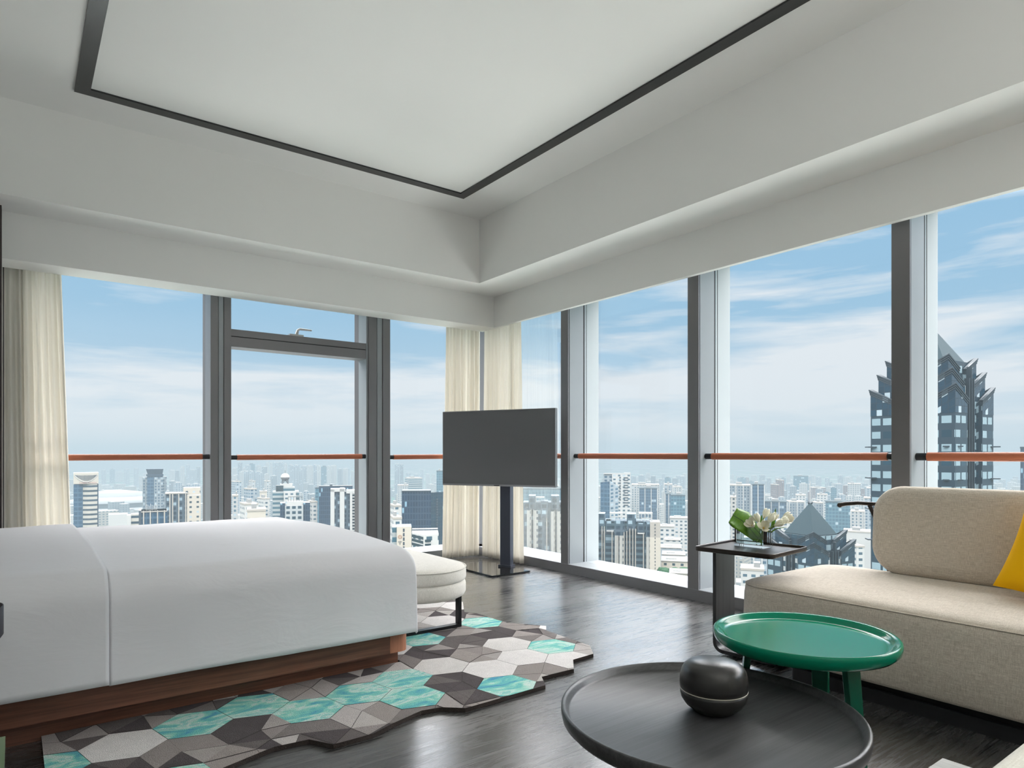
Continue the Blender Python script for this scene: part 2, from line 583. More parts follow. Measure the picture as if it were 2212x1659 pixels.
# ---- windows of the far wall (Y = 6.35)
mx = [(-.10, .07), (1.39, 1.565), (2.914, 3.156)]
spans = [(.07, 1.39), (1.565, 2.914), (3.156, 4.5)]
for i, ((xa, xb), (pa, pb)) in enumerate(zip(mx, spans)):
    b = MB()
    b.box(xa, xb, Y1 + .012, GY - .01, 0.001, 2.8, 0)
    ww = xb - xa
    b.box(xa, xa + ww * .36, Y1, Y1 + .012, 0.001, 2.8, 0)
    b.box(xa + ww * .39, xa + ww * .62, Y1 + .005, Y1 + .012, 0.001, 2.8, 1)
    b.box(xa + ww * .65, xb, Y1, Y1 + .012, 0.001, 2.8, 0)
    b.box(xa + .006, xb - .006, GY - .01, GY + .01, 0.001, 2.8, 2)
    w = struct(b.build('window_%d' % wn, [M['frame'], M['frame_side'], M['gasket']], bevel=.0015, seg=1))
    MB().box(xa + .02, xb - .02, GY + .01, GY + .19, -.3, 2.9, 0).build('outer_fin', [M['umber']], w)
    MB().box(xa if i else -.1, pb, Y1 + .013, GY + .19, 0.0, .09).build('sill', M['frame_side'], w, bevel=.003)
    MB().box(pa, pb, GY - .002, GY + .002, .09, 2.8).build('pane', M['glass'], w)
    if i == 1:
        t_ = MB()
        t_.box(pa, pb, Y1 + .03, GY - .01, 2.145, 2.235, 0)
        t_.box(pa, pb, Y1 + .038, GY - .01, 2.235, 2.243, 1)
        t_.box(pa, pb, Y1 + .03, GY - .01, 2.243, 2.305, 0)
        trn = t_.build('transom', [M['frame'], M['gasket']], w, bevel=.002)
        MB().box(pb - .02, pb, Y1 + .02, GY - .01, .09, 2.8).build('sash_stile', M['frame_side'], w)
        hd = MB()
        hx = 2.19
        hd.box(hx - .075, hx + .06, Y1 + .05, Y1 + .11, 2.305, 2.325)
        hd.tube([(hx, Y1 + .08, 2.32), (hx + .012, Y1 + .08, 2.37), (hx + .03, Y1 + .075, 2.383), (hx + .14, Y1 + .05, 2.378)], [.016, .013, .011, .008], 8)
        hd.build('window_handle', M['gold'], trn)
    wn += 1
# corner post
struct(MB().box(4.42, 4.70, 6.44, 6.78, 0, 2.8).build('trim_4', M['frame']))

# ---- leather wrapped hand rails
RZ = 1.14


def rail(a, bb, label):
    a, bb = Vector(a), Vector(bb)
    t = thing('handrail', label, 'handrail', a, 0, 'leather handrails across the windows')
    d = (bb - a); L = d.length; d.normalize()
    MB().tube([d * .06, d * (L - .06)], .026, 16).build('rail', M['leather'], t)
    for s in (0, 1):
        p, q = (d * 0, d * .062) if s == 0 else (d * (L - .062), d * L)
        MB().tube([p, q], .0235, 14).build('end_bracket', M['bracket'], t)


for i in range(4):
    hi = 6.30 if i == 0 else mys[i - 1] - .0525
    lo = mys[i] + .0525
    rail((4.385, hi, RZ), (4.385, lo, RZ), [
        'brown leather handrail of the long window wall, behind the TV',
        'brown leather handrail across the window right of the TV',
        'brown leather handrail across the window behind the flower table',
        'brown leather handrail across the window behind the sofa, by the tall tower',
        'brown leather handrail further along the long window wall, past the frame edge',
        'brown leather handrail at the near end of the long window wall'][i])
for (a, c), lb in zip(spans, ['brown leather handrail next to the left curtain', 'brown leather handrail below the opening window with a handle', 'brown leather handrail between the thick mullion and the TV']):
    rail((a, 6.40, RZ - .012), (min(c, 4.3), 6.40, RZ - .004), lb)


# ---- curtains
def curtain(name, label, p0, p1, q0, q1, zt, zb, pleats, amp, seed, nrm):
    """p0-p1: run of the top edge, q0-q1: run of the bottom edge."""
    rn = random.Random(seed)
    n, h = pleats * 10, 34
    ph = [rn.uniform(0, 6.28) for _ in range(4)]
    G = []
    for j in range(h + 1):
        v = j / h
        row = []
        for i in range(n + 1):
            u = i / n
            warp = u + .012 * sin(u * 17 + ph[0]) + .01 * sin(u * 29 + ph[1] + v * 1.3)
            k = .55 + .45 * min(1, v * 3.0)
            bx = (p0[0] + (p1[0] - p0[0]) * u) * (1 - v) + (q0[0] + (q1[0] - q0[0]) * u) * v
            by = (p0[1] + (p1[1] - p0[1]) * u) * (1 - v) + (q0[1] + (q1[1] - q0[1]) * u) * v
            o = amp * k * (sin(warp * pleats * 2 * pi + .6 * sin(v * 2.2 + ph[2])) + .35 * sin(warp * pleats * 4.7 + ph[3] + v)) * (.75 + .25 * sin(u * 11 + ph[1]))
            row.append((bx + nrm[0] * o, by + nrm[1] * o, zt + (zb - zt) * v))
        G.append(row)
    o = MB().grid(G).build(name, M['curtain'])
    md = o.modifiers.new('solid', 'SOLIDIFY'); md.thickness = .0015
    return tag(o, label, 'curtain')


curtain('curtain', 'cream sheer curtain hanging left of the far window, behind the bed head', (-.075, 6.27), (.275, 6.27), (-.075, 6.27), (.36, 6.27), 2.75, .012, 7, .036, 3, (0, 1))
curtain('curtain', 'cream sheer curtain in the corner, left one behind the TV', (3.79, 6.275), (4.25, 6.275), (3.745, 6.27), (4.23, 6.26), 2.75, .012, 10, .032, 5, (0, 1))
curtain('curtain', 'cream sheer curtain in the corner, right one behind the TV pole', (4.25, 5.52), (4.24, 6.17), (4.235, 5.46), (4.215, 6.17), 2.75, .012, 13, .022, 8, (1, 0))

# ================================================================== FURNITURE
# ---- bed
bed = thing('bed', 'low walnut bed base with rounded corner post under white bedding', 'bed', (.4, 4.25, 0))


def loc(b, parent):
    return tuple(-c for c in parent.location)


def part(b, name, m, parent, **kw):
    """Child built in world numbers."""
    o = b.build(name, m, parent, **kw)
    o.location = (-parent.location.x, -parent.location.y, -parent.location.z)
    return o


BX0, BX1 = -.62, 1.705
part(MB().box(BX0 + .1, 1.672, 3.27, 5.20, 0, .094), 'plinth', M['walnut'], bed, bevel=.002)
part(MB().box(BX0, 1.59, 3.20, 5.27, .094, .34), 'side_frame', M['walnut'], bed, bevel=.003)
fp = [(1.59, 3.20)] + [(1.705 - .05 + .05 * cos(a), 3.20 + .05 + .05 * sin(a)) for a in [radians(-90 + 15 * k) for k in range(7)]] + [(1.705, 3.32), (1.59, 3.32)]
part(MB().prism(fp, .094, .34), 'corner_post', M['walnut_light'], bed)
part(MB().box(1.59, 1.704, 3.32, 5.15, .094, .34), 'foot_frame', M['walnut'], bed)
part(MB().box(-.70, -.62, 3.10, 5.4, 0, 1.05), 'headboard', M['walnut'], bed, bevel=.01)
part(MB().box(-.60, 1.60, 3.30, 5.2, .34, .56), 'mattress', M['sheet'], bed, bevel=.06, seg=4)


def drop(s, flat, r, out, deep):
    """Arc-length profile: flat, quarter round of radius r, then a hanging part.
    Returns outward travel and drop."""
    if s <= flat: return s, 0.0
    q = s - flat
    L = r * pi / 2
    if q <= L:
        a = q / r
        return flat + r * sin(a), r * (1 - cos(a))
    q -= L
    return flat + r + out * q / max(deep, 1e-6), r + q


def duvet_mesh(xa, xb, foot, top, r, hemz, yn, yf, lift=0, seed=0, ny=120, nx=110, widen=.02, crown=.03, rx=None):
    rx = rx or r
    yc = (yn + yf) / 2
    hw = (yf - yn) / 2
    flat = hw - r
    deep = top - hemz - r
    S = flat + r * pi / 2 + deep
    hx = xb - xa
    flatx = hx - rx if foot else hx
    deepx = top - (hemz) - rx
    T = flatx + rx * pi / 2 + deepx if foot else hx
    G = []
    for j in range(ny + 1):
        row = []
        s = (j / ny * 2 - 1) * S
        oy, dy = drop(abs(s), flat, r, widen, deep)
        for i in range(nx + 1):
            t = i / nx * T
            ox, dx = drop(t, flatx, rx, widen * .5, deepx) if foot else (t, 0)
            e = 5.0
            d = (dy ** e + dx ** e) ** (1 / e)
            y = yc + (oy if s > 0 else -oy)
            x = xa + ox
            fl = max(0, 1 - (abs(y - yc) / hw) ** 2)
            z = top - d + crown * fl + lift
            nz = mnoise.noise(Vector((x * 2.1, y * 2.1 + 5, seed))) * .008 + mnoise.noise(Vector((x * 5, y * 1.2 + d * 3, seed + 4))) * .004
            z += nz * (1 if d < .2 else .2)
            y += (nz * 1.3 * min(1, dy / .15)) * (1 if s > 0 else -1)
            if d > r * .6:
                z = max(z, hemz + lift * .2 + .006 * sin(x * 3.1 + seed))
            row.append((x, y, z))
        G.append(row)
    return MB().grid(G, flip=True), G


dv, _ = duvet_mesh(.302, 1.712, True, .648, .125, .205, 3.155, 5.42, widen=.012, rx=.075, nx=150)
duvet = tag(dv.build('duvet', M['sheet'], solid=.012), 'smooth white duvet draped over the bed, hanging to the walnut base', 'duvet')
fo, _ = duvet_mesh(-.58, .30, False, .648, .125, .20, 3.128, 5.445, lift=.02, seed=9, nx=60, widen=.012)
fold = tag(fo.build('bed_throw', M['sheet'], solid=.016), 'white sheet layer turned over the head end of the bed, leftmost', 'sheet')
# ---- bench at the bed foot
bench = thing('bench', 'oval cream linen bench with two-tier cushion on black frame at bed foot', 'bench', (2.06, 4.40, 0))


def stadium(r, half, ins=0, n=20):
    r = r - ins
    P = []
    for k in range(n + 1):
        a = radians(180 * k / n); P.append((r * cos(a), half + r * sin(a)))
    for k in range(n + 1):
        a = radians(180 + 180 * k / n); P.append((r * cos(a), -half + r * sin(a)))
    return P


def loft(outline, prof, m=0):
    b = MB()
    b.rings([[(x, y, z) for x, y in outline(i)] for z, i in prof], m)
    return b


loft(lambda i: stadium(.30, .66, i), [(.255, .03), (.265, .01), (.285, 0), (.335, 0), (.35, .006), (.356, .014)]).build('lower_cushion', M['bench'], bench)
ucu = loft(lambda i: stadium(.302, .66, i), [(.357, .014), (.363, .005), (.378, 0), (.42, 0), (.437, .006), (.448, .02), (.458, .06), (.468, .14), (.472, .22), (.473, .28)]).build('upper_cushion', M['bench'], bench)
pp = [(x, y, .438) for x, y in stadium(.304, .66, .004)]
MB().tube(pp + [pp[0]], .004, 6).build('piping', M['bench'], ucu)
for s in (-1, 1):
    y = s * .70
    b = MB()
    b.box(-.27, .285, y - .022, y + .022, 0.022, .040)
    b.box(.263, .285, y - .022, y + .022, .04, .26)
    b.box(-.27, -.248, y - .022, y + .022, .04, .26)
    b.build('sled_leg', M['black_metal'], bench, bevel=.0015, seg=1)
MB().box(-.20, -.165, -.68, .68, .022, .038).build('floor_bar', M['black_metal'], bench)

# ---- rug
poly = [(0.079, 3.262), (0.083, 2.55), (0.33, 2.44), (0.594, 2.536), (0.80, 2.60), (0.93, 2.585), (0.99, 2.483), (1.155, 2.482), (1.271, 2.528), (1.432, 2.578), (1.516, 2.561), (1.602, 2.484), (2.078, 2.497), (2.141, 2.603), (2.356, 2.596), (2.459, 2.716), (2.626, 2.729), (2.719, 2.853), (2.729, 3.271), (2.803, 3.36), (2.645, 3.584), (2.628, 3.923), (2.579, 4.011), (2.75, 4.296), (2.62, 4.7), (2.7, 5.0), (2.5, 5.3), (1.68, 5.3), (1.68, 3.262)]


def clip(subj, tri):
    out = subj
    for i in range(len(tri)):
        a, c = tri[i], tri[(i + 1) % len(tri)]
        inp, out = out, []
        if not inp: return []
        def side(p): return (c[0] - a[0]) * (p[1] - a[1]) - (c[1] - a[1]) * (p[0] - a[0])
        for k in range(len(inp)):
            p, q = inp[k - 1], inp[k]
            sp, sq = side(p), side(q)
            if (sp >= 0) != (sq >= 0):
                t = sp / (sp - sq)
                out.append((p[0] + (q[0] - p[0]) * t, p[1] + (q[1] - p[1]) * t))
            if sq >= 0: out.append(q)
    return out


def ccw(P):
    a = sum(P[i - 1][0] * P[i][1] - P[i][0] * P[i - 1][1] for i in range(len(P)))
    return P if a > 0 else P[::-1]


poly = ccw(poly)
RA = [(-1, 0), (1.68, 0), (1.68, 3.262), (-1, 3.262)]
RB = [(1.68, 0), (4, 0), (4, 8), (1.68, 8)]
rr = random.Random(21)
b = MB()
tones = []
A = .155
RT = .020
greys = [srgb(112, 106, 106), srgb(134, 128, 127), srgb(154, 147, 145), srgb(172, 166, 164), srgb(192, 187, 185), srgb(92, 87, 89), srgb(162, 155, 152)]
whites = [srgb(218, 215, 213), srgb(230, 227, 226)]
TEAL = [(0.13, 2.99), (0.53, 2.6), (0.6, 3.04), (0.75, 3.05), (0.9, 3.01), (1.06, 2.77), (1.36, 2.7), (1.4, 3.03), (1.65, 3.08), (1.8, 2.57), (2.02, 2.56), (2.58, 3.74), (2.57, 3.05), (1.97, 3.5), (1.71, 2.94)]
PALE = [(0.36, 2.87), (0.48, 2.96), (1.44, 2.82), (2.12, 2.94), (1.95, 3.05), (2.37, 3.95), (2.5, 4.29), (2.42, 3.08), (1.09, 2.9), (2.75, 4.3)]
ca, sa = cos(.22), sin(.22)
for qi in range(-14, 22):
    for ri in range(-14, 26):
        hx0 = A * sqrt(3) * (qi + (ri % 2) * .5); hy0 = A * 1.5 * ri
        cxh, cyh = 1.2 + hx0 * ca - hy0 * sa, 3.4 + hx0 * sa + hy0 * ca
        if not (-.2 < cxh < 3.1 and 2.1 < cyh < 5.6): continue
        C = [(cxh + A * cos(radians(30 + 60 * k) + .22), cyh + A * sin(radians(30 + 60 * k) + .22)) for k in range(6)]
        nzv = mnoise.noise(Vector((cxh * 2.6, cyh * 2.6, 3.3)))
        x = rr.random()
        near = lambda L: min(math.hypot(cxh - p[0], cyh - p[1]) for p in L)
        if near(TEAL) < .135: kind = 'wave'
        elif near(PALE) < .13 or x < .12: kind = 'white'
        else: kind = 'facet'
        jx, jy = rr.uniform(-.05, .05), rr.uniform(-.05, .05)
        base = rr.choice(greys)
        if kind == 'facet':
            cells = [[(cxh + jx, cyh + jy), C[k], C[(k + 1) % 6]] for k in range(6)]
        else:
            cells = [C]
        for cell in cells:
          cc_ = ccw(cell)
          col = rr.choice(whites) if kind == 'white' else (rr.choice([rr.choice(greys), base]) if kind == 'facet' else (1, 1, 1, 1))
          z = RT + (rr.uniform(-.0015, .0015) if kind == 'facet' else 0)
          for rect in (RA, RB):
            cr_ = clip(cc_, rect)
            if len(cr_) < 3: continue
            P = clip(poly, cr_)
            if len(P) < 3: continue
            if abs(sum(P[q_ - 1][0] * P[q_][1] - P[q_][0] * P[q_ - 1][1] for q_ in range(len(P)))) < 2e-4: continue
            gx, gy = sum(p[0] for p in P) / len(P), sum(p[1] for p in P) / len(P)
            rad_ = max(math.hypot(p[0] - gx, p[1] - gy) for p in P)
            kk = 1 - min(.05, .0015 / rad_)
            P = [(gx + (p[0] - gx) * kk, gy + (p[1] - gy) * kk) for p in P]
            b.add([(p[0], p[1], z) for p in P], [tuple(range(len(P)))], 1 if kind == 'wave' else 0)
            tones.append((len(P), col))
for rect in (RA, RB):
    P = clip(poly, rect)
    b.add([(p[0], p[1], RT - .004) for p in P], [tuple(range(len(P)))], 0)
    tones.append((len(P), srgb(64, 60, 60)))
# edge of the rug
n = len(poly)
for i in range(n):
    p, q = poly[i], poly[(i + 1) % n]
    b.add([(p[0], p[1], .001), (q[0], q[1], .001), (q[0], q[1], RT), (p[0], p[1], RT)], [(0, 1, 2, 3)], 0)
    tones.append((4, srgb(70, 64, 62)))
rug = b.build('rug', [M['rug'], M['rug_wave']])
ca_ = rug.data.color_attributes.new('tone', 'FLOAT_COLOR', 'CORNER')
flat = []
for k, c in tones:
    flat += list(c) * k
ca_.data.foreach_set('color', flat)
tag(rug, 'grey and turquoise faceted rug with jagged hexagon outline, beside bed and beneath bench', 'rug')

# ---- television on its stand
TVC = Vector((3.845, 5.383, 0))
tvx = Vector((.57, -1.145, 0)).normalized()
trz = atan2(tvx.y, tvx.x)
tv = thing('television', 'large flat television with grey screen on a slate pole stand in the corner', 'television', TVC, trz)
b = MB(); b.box(-.64, .64, .0, .045, .838, 1.602, 0)
bez = b.build('bezel', M['tv_frame'], tv, bevel=.004)
MB().box(-.632, .632, -.003, .002, .856, 1.594).build('screen', M['tv'], tv)
MB().box(-.6, .6, .045, .075, .87, 1.57).build('back_cover', M['tv_back'], tv, bevel=.02)
MB().box(-.03, .03, -.004, .0, .842, .850).build('badge', M['tv_back'], bez)
MB().box(-.09, .09, .075, .115, 1.0, 1.4).build('mount', M['slate'], tv)
MB().box(-.023, .093, .115, .19, .03, 1.45).build('pole', M['slate'], tv, bevel=.004)
MB().box(-.037, .107, .100, .205, .016, .035).build('collar', M['slate'], tv, bevel=.003)
pl = MB().box(3.575, 4.03, 5.075, 5.80, .004, .016).build('base_plate', M['black_glass'], tv, bevel=.004)
pl.matrix_parent_inverse = Matrix.Identity(4)
pl.matrix_basis = (Matrix.Translation(TVC) @ Matrix.Rotation(trz, 4, 'Z')).inverted()
for fx, fy in ((3.62, 5.12), (3.98, 5.12), (3.62, 5.75), (3.98, 5.75)):
    f = MB().lathe([(.02, 0), (.02, .005)], 12, (fx, fy, 0)).build('foot', M['black_metal'], tv)
    f.matrix_basis = pl.matrix_basis.copy()

# ---- black coffee table
ct = thing('coffee_table', 'large round black wooden coffee table with raised tray rim', 'table', (1.728, 1.286, 0))
MB().lathe([(.40, .300), (.438, .308), (.452, .322), (.456, .34), (.456, .358), (.453, .362), (.447, .362), (.440, .356), (.434, .342), (.428, .3365), (.0, .336)], 96, cap1=False).build('tray_top', M['ebony'], ct)
for k in range(3):
    a = radians(90 + 120 * k)
    b = MB()
    b.tube([(.27 * cos(a), .27 * sin(a), .305), (.32 * cos(a), .32 * sin(a), 0)], [.026, .018], 12)
    b.build('leg', M['ebony'], ct)

# ---- lidded jar
jar = thing('lidded_jar', 'squat dark pewter jar with domed lid on the black coffee table', 'jar', (1.775, 1.297, .3365))
MB().lathe([(.050, 0), (.062, .003), (.088, .024), (.1, .042), (.1035, .058), (.1035, .068), (.1, .0695)], 64).build('bowl', M['jar'], jar)
MB().lathe([(.1, .069), (.1045, .0695), (.1045, .0715), (.1, .072)], 64).build('seam_ring', M['jar_rim'], jar)
MB().lathe([(.1, .072), (.1038, .073), (.105, .09), (.1035, .112), (.099, .130), (.09, .1445), (.075, .1545), (.052, .160), (.02, .162), (.001, .1622)], 64).build('lid', M['jar'], jar)

# ---- green table
gt = thing('side_table', 'round green lacquered tray table on slab legs, between black coffee table and sofa', 'table', (2.313, 1.299, 0))
MB().lathe([(.27, .445), (.300, .452), (.313, .466), (.318, .484), (.317, .496), (.312, .501), (.303, .499), (.294, .492), (.286, .4835), (.279, .480), (.27, .4795), (0, .4795)], 96, cap1=False).build('tray_top', M['green'], gt)
va = atan2(1.299, 2.313)
for th in (-82, 50, 163):
    # angles measured from the side facing the room's camera corner
    d = va + pi + radians(th) * -1 if False else va + pi + radians(th)
    dx, dy = cos(d), sin(d)
    nx_, ny_ = -dy, dx
    b = MB()
    R0, R1, w0, w1, tk = .19, .235, .034, .024, .012
    P = []
    for r_, w_, z_ in ((R1, w1, 0), (R0, w0, .452)):
        P += [(dx * (r_ - tk) + nx_ * w_, dy * (r_ - tk) + ny_ * w_, z_), (dx * (r_ - tk) - nx_ * w_, dy * (r_ - tk) - ny_ * w_, z_),
              (dx * (r_ + tk) - nx_ * w_, dy * (r_ + tk) - ny_ * w_, z_), (dx * (r_ + tk) + nx_ * w_, dy * (r_ + tk) + ny_ * w_, z_)]
    b.add(P, [(0, 1, 5, 4), (1, 2, 6, 5), (2, 3, 7, 6), (3, 0, 4, 7), (3, 2, 1, 0), (4, 5, 6, 7)])
    b.build('leg', M['green_leg'], gt, bevel=.003)

# ---- C shaped table with the flowers
cr = radians(7)
cst = thing('c_shaped_table', 'dark C-shaped side table with square tray top beside the sofa end', 'table', (3.295, 2.16, 0), cr)
top = MB()
o1, o2 = rrect(.228, .228, .03), rrect(.221, .221, .025)
R = [[(x, y, z) for x, y in rrect(.228 - i, .228 - i, max(.03 - i, .004))] for z, i in ((.612, .012), (.616, .002), (.622, 0), (.636, 0), (.639, .002), (.639, .006), (.636, .009), (.626, .010))]
top.rings(R)
top.build('tray_top', M['bronze'], cst)
pn = MB()
pw0, pw1 = -.035, .185
prof = [(.215, .612), (.215, .07)] + [(.215 - .06 + .06 * cos(a), .07 - .06 * 1 + .06 - .06 * sin(a) if False else .07 - .06 * sin(a)) for a in [radians(10 * k) for k in range(1, 10)]] + [(-.16, .01)]
th = .020
pts2 = prof
nrm_in = []
for i, (y, z) in enumerate(pts2):
    y2, z2 = pts2[min(i + 1, len(pts2) - 1)]; y1, z1 = pts2[max(i - 1, 0)]
    ty, tz = y2 - y1, z2 - z1
    l = math.hypot(ty, tz)
    nrm_in.append((y + tz / l * th, z - ty / l * th))
ring_a = [(pw0, y, z) for y, z in pts2] + [(pw0, y, z) for y, z in nrm_in[::-1]]
ring_b = [(pw1, y, z) for y, z in pts2] + [(pw1, y, z) for y, z in nrm_in[::-1]]
pn.rings([ring_a, ring_b], smooth=False)
pn.build('upright_and_foot', M['ebony_y'], cst)

# vase with water, tulips and a broad leaf: each lies in the vase, so each is a thing
vz = .626
vc = Vector((3.389, 2.205))
vang = radians(-84)                 # long side of the vase
HL, HW, HH = .089, .056, .113
vase = thing('glass_vase', 'rectangular clear glass vase of tulips on the dark tray table', 'vase', (vc.x, vc.y, vz + .0005), vang)
b = MB()
wl, bt = .006, .016
R = [[(x, y, z) for x, y in rrect(HL - i, HW - i, .004, 2)] for z, i in ((0, 0), (HH, 0), (HH, wl), (bt, wl))]
b.rings(R, smooth=False)
b.build('vase_body', M['vase'], vase)
R = [[(x, y, z) for x, y in rrect(HL - wl - .0006, HW - wl - .0006, .003, 2)] for z in (bt + .0006, .068)]
MB().rings(R, smooth=False).build('water', M['water'], vase)


def tulip(base, head, openness, seed, label, sc_=1.0):
    rn = random.Random(seed)
    base, head = Vector(base), Vector(head)
    t = thing('tulip', label, 'flower', head, 0, 'white tulips in the glass vase')
    mid = (base + head) / 2 + Vector((rn.uniform(-.012, .012), rn.uniform(-.012, .012), .012))
    pts = []
    for k in range(9):
        a = k / 8
        pts.append(tuple(base * (1 - a) ** 2 + mid * 2 * a * (1 - a) + head * a * a - head))
    MB().tube(pts, .0032, 8).build('stem', M['stem'], t)
    ax = (head - mid).normalized()
    q = Vector((0, 0, 1)).rotation_difference(ax).to_matrix()
    Hh = .052 * sc_
    for k in range(6):
        inner = k % 2
        a0 = radians(60 * k) + rn.uniform(-.15, .15)
        op = openness * (1 if not inner else .8) * rn.uniform(.8, 1.2)
        G = []
        for j in range(8):
            v = j / 7
            wv = sin(min(1, v * 1.02 + .03) * pi * .93) ** .62
            rad = (.004 + .0165 * sin(v * pi * .62) * (1.02 - .22 * inner) * sc_) * (1 - .42 * v ** 3 * (1 - op)) + op * .026 * v * v
            row = []
            for i in range(7):
                u = (i / 6 - .5) * 2
                ang = a0 + u * wv * (.80 if not inner else .72)
                rr_ = rad * (1 - .08 * u * u)
                z = Hh * v - op * .012 * v * v + .002 * (1 - u * u) * v
                row.append(tuple(q @ Vector((rr_ * cos(ang), rr_ * sin(ang), z))))
            G.append(row)
        MB().grid(G).build('petal', M['petal'], t, solid=.0012)
    MB().lathe([(.0, 0), (.0045, .004), (.004, .018), (.0, .022)], 8, cap0=False, cap1=False).build('pistil', M['pollen'], t).rotation_euler = q.to_euler()
    return t


def at(u, v, D):
    x, y = spot(u, D)
    return Vector((x, y, EYE - (v - HY) / FPX * D))


heads = [
    (1650, 1119, 3.76, .05, 'topmost white tulip of the vase, bud upright at the left of the bunch', (1640, 1172)),
    (1664, 1126, 3.74, .10, 'white tulip in the middle of the bunch, just right of the topmost bud', (1634, 1174)),
    (1690, 1121, 3.77, .12, 'tall white tulip at the upper right of the bunch', (1630, 1170)),
    (1640, 1130, 3.73, .25, 'white tulip behind the leftmost drooping one, pointed petals', (1650, 1174)),
    (1628, 1138, 3.68, .75, 'leftmost white tulip, petals splayed out over the leaf', (1655, 1173)),
    (1649, 1142, 3.65, .85, 'lowest white tulip in front, wide open showing its yellow heart', (1645, 1176)),
    (1660, 1130, 3.69, .12, 'white tulip bud above the wide open one', (1638, 1173)),
    (1673, 1136, 3.68, .10, 'white tulip bud right of the wide open one, greenish ribs', (1634, 1171)),
    (1682, 1131, 3.74, .20, 'white tulip below the tall one at the right of the bunch', (1628, 1170)),
    (1692, 1127, 3.79, .80, 'rightmost white tulip, petals spread towards the right', (1625, 1172)),
]
for k, (u, v, D, op, lb, bs) in enumerate(heads):
    tulip(at(bs[0], bs[1] - 2, 3.79 + (k % 3 - 1) * .016), at(u, v, D + .045), op * .8, k + 1, lb, 1.12)
# broad leaf curled inside the vase rim
Lp = [(1646, 1174), (1624, 1166), (1604, 1152), (1588, 1142), (1574, 1128)]
Up = [(1647, 1170), (1643, 1152), (1634, 1130), (1618, 1107), (1592, 1097)]
G = []
for j in range(17):
    t = j / 16 * 4; k = min(3, int(t)); f = t - k
    lo_ = [Lp[k][c] * (1 - f) + Lp[k + 1][c] * f for c in (0, 1)]
    up_ = [Up[k][c] * (1 - f) + Up[k + 1][c] * f for c in (0, 1)]
    row = []
    for i in range(11):
        u = i / 10
        D = 3.775 + .035 * (2 * abs(u - .5)) ** 2 * (-1 if u < .5 else 1) * (j / 16) + .004 * sin(j * 1.7)
        row.append(tuple(at(lo_[0] * (1 - u) + up_[0] * u, lo_[1] * (1 - u) + up_[1] * u, D)))
    G.append(row)
curl = []
for i in range(11):
    u = i / 10
    p = G[-1][i]
    curl.append(p)
G2 = []
for j in range(7):
    f = j / 6
    row = []
    for i in range(11):
        p = Vector(G[-1][i]) ; q = Vector(G[-5][i])
        row.append(tuple(p * (1 - f) + q * f + Vector((.6, .8, 0)) * (.035 * sin(f * pi * .8))))
    G2.append(row)
lf = MB().grid(G).grid(G2)
leaf = tag(lf.build('broad_leaf', M['leaf'], solid=.0012), 'broad green leaf curled in the glass vase, left of the tulips', 'leaf')
rn = random.Random(4)
for k, (u, v, u2, v2, D) in enumerate([(1668, 1140, 1676, 1098, 3.78), (1676, 1142, 1700, 1138, 3.72), (1640, 1140, 1646, 1112, 3.78)]):
    a, c = at(u, v, D + .04), at(u2, v2, D + .05)
    root = at(1640, 1170, 3.79)
    G = []
    for j in range(9):
        t = j / 8
        if t < .4: m_ = root.lerp(a, t / .4); w = .006
        else: m_ = a.lerp(c, (t - .4) / .6); w = .011 * (1 - ((t - .55) / .45) ** 2) + .0004 if t > .55 else .006 + .005 * (t - .4) / .15
        sd = Vector((.8, -.6, 0)) * w
        G.append([tuple(m_ - sd), tuple(m_ + Vector((.6, .8, 0)) * w * .5), tuple(m_ + sd)])
    tag(MB().grid(G).build('tulip_leaf', M['leaf'], solid=.001), ['narrow green tulip leaf standing up behind the tulips', 'narrow green tulip leaf drooping over the right rim of the vase', 'narrow green tulip leaf behind the topmost bud'][k], 'leaf')

# ---- sofa
SX, SYC, SHY = 3.15, .55, 1.63
sofa = thing('sofa', 'long beige linen sofa with rounded back cushion on black plinth by the window', 'sofa', (SX + .49, SYC, 0))


def rr_in(hx, hy, r, i, n=10):
    return rrect(hx - i, hy - i, max(r - i * .6, .02), n)


stc = loft(lambda i: rr_in(.49, SHY, .16, i), [(.092, .03), (.098, .008), (.115, 0), (.25, -.004), (.40, 0), (.44, .006), (.458, .022), (.472, .06), (.481, .13), (.486, .22), (.488, .40)]).build('seat_cushion', M['linen'], sofa)
sp = [(x, y, .446) for x, y in rr_in(.49, SHY, .16, .006)]
MB().tube(sp + [sp[0]], .003, 6).build('seat_piping', M['linen'], stc)
MB().box(-.46, .47, -1.5, 1.30, 0, .062).build('plinth', M['plinth'], sofa, bevel=.006)
MB().box(-.44, .46, -1.5, 1.28, .062, .094).build('plinth_recess', M['black_metal'], sofa)
# back cushion: a slab with rounded outline, thickness along x
bk = MB()
R = []
for x, i in ((0, .075), (.004, .04), (.018, .012), (.045, 0), (.095, 0), (.122, .012), (.136, .04), (.14, .075)):
    R.append([(x, y, z) for y, z in rr_in(1.45, .25, .165, i, 12)])
bk.rings(R)
bo = bk.build('back_cushion', M['linen'], sofa)
bo.location = (.30, -.185, .485 + .243)
bo.rotation_euler.y = radians(4)
fr = MB()
fr.tube([(.44, 1.50, .842), (.445, 1.47, .85), (.45, 1.40, .858), (.455, 1.30, .858), (.46, 1.15, .853), (.47, .8, .85), (.47, -1.4, .85)], [.014, .013, .0115, .0115, .0115, .0115, .0115], 12)
fr.lathe([(.0, -.016), (.012, -.012), (.017, 0), (.012, .012), (0, .016)], 12, (.44, 1.505, .84), cap0=False, cap1=False)
brl = fr.build('back_rail', M['bronze'], sofa)
MB().tube([(.462, 1.34, .856), (.455, 1.285, .74), (.44, 1.22, .50), (.40, 1.15, .10)], [.013, .0125, .012, .012], 10).build('rail_strut', M['bronze'], brl)


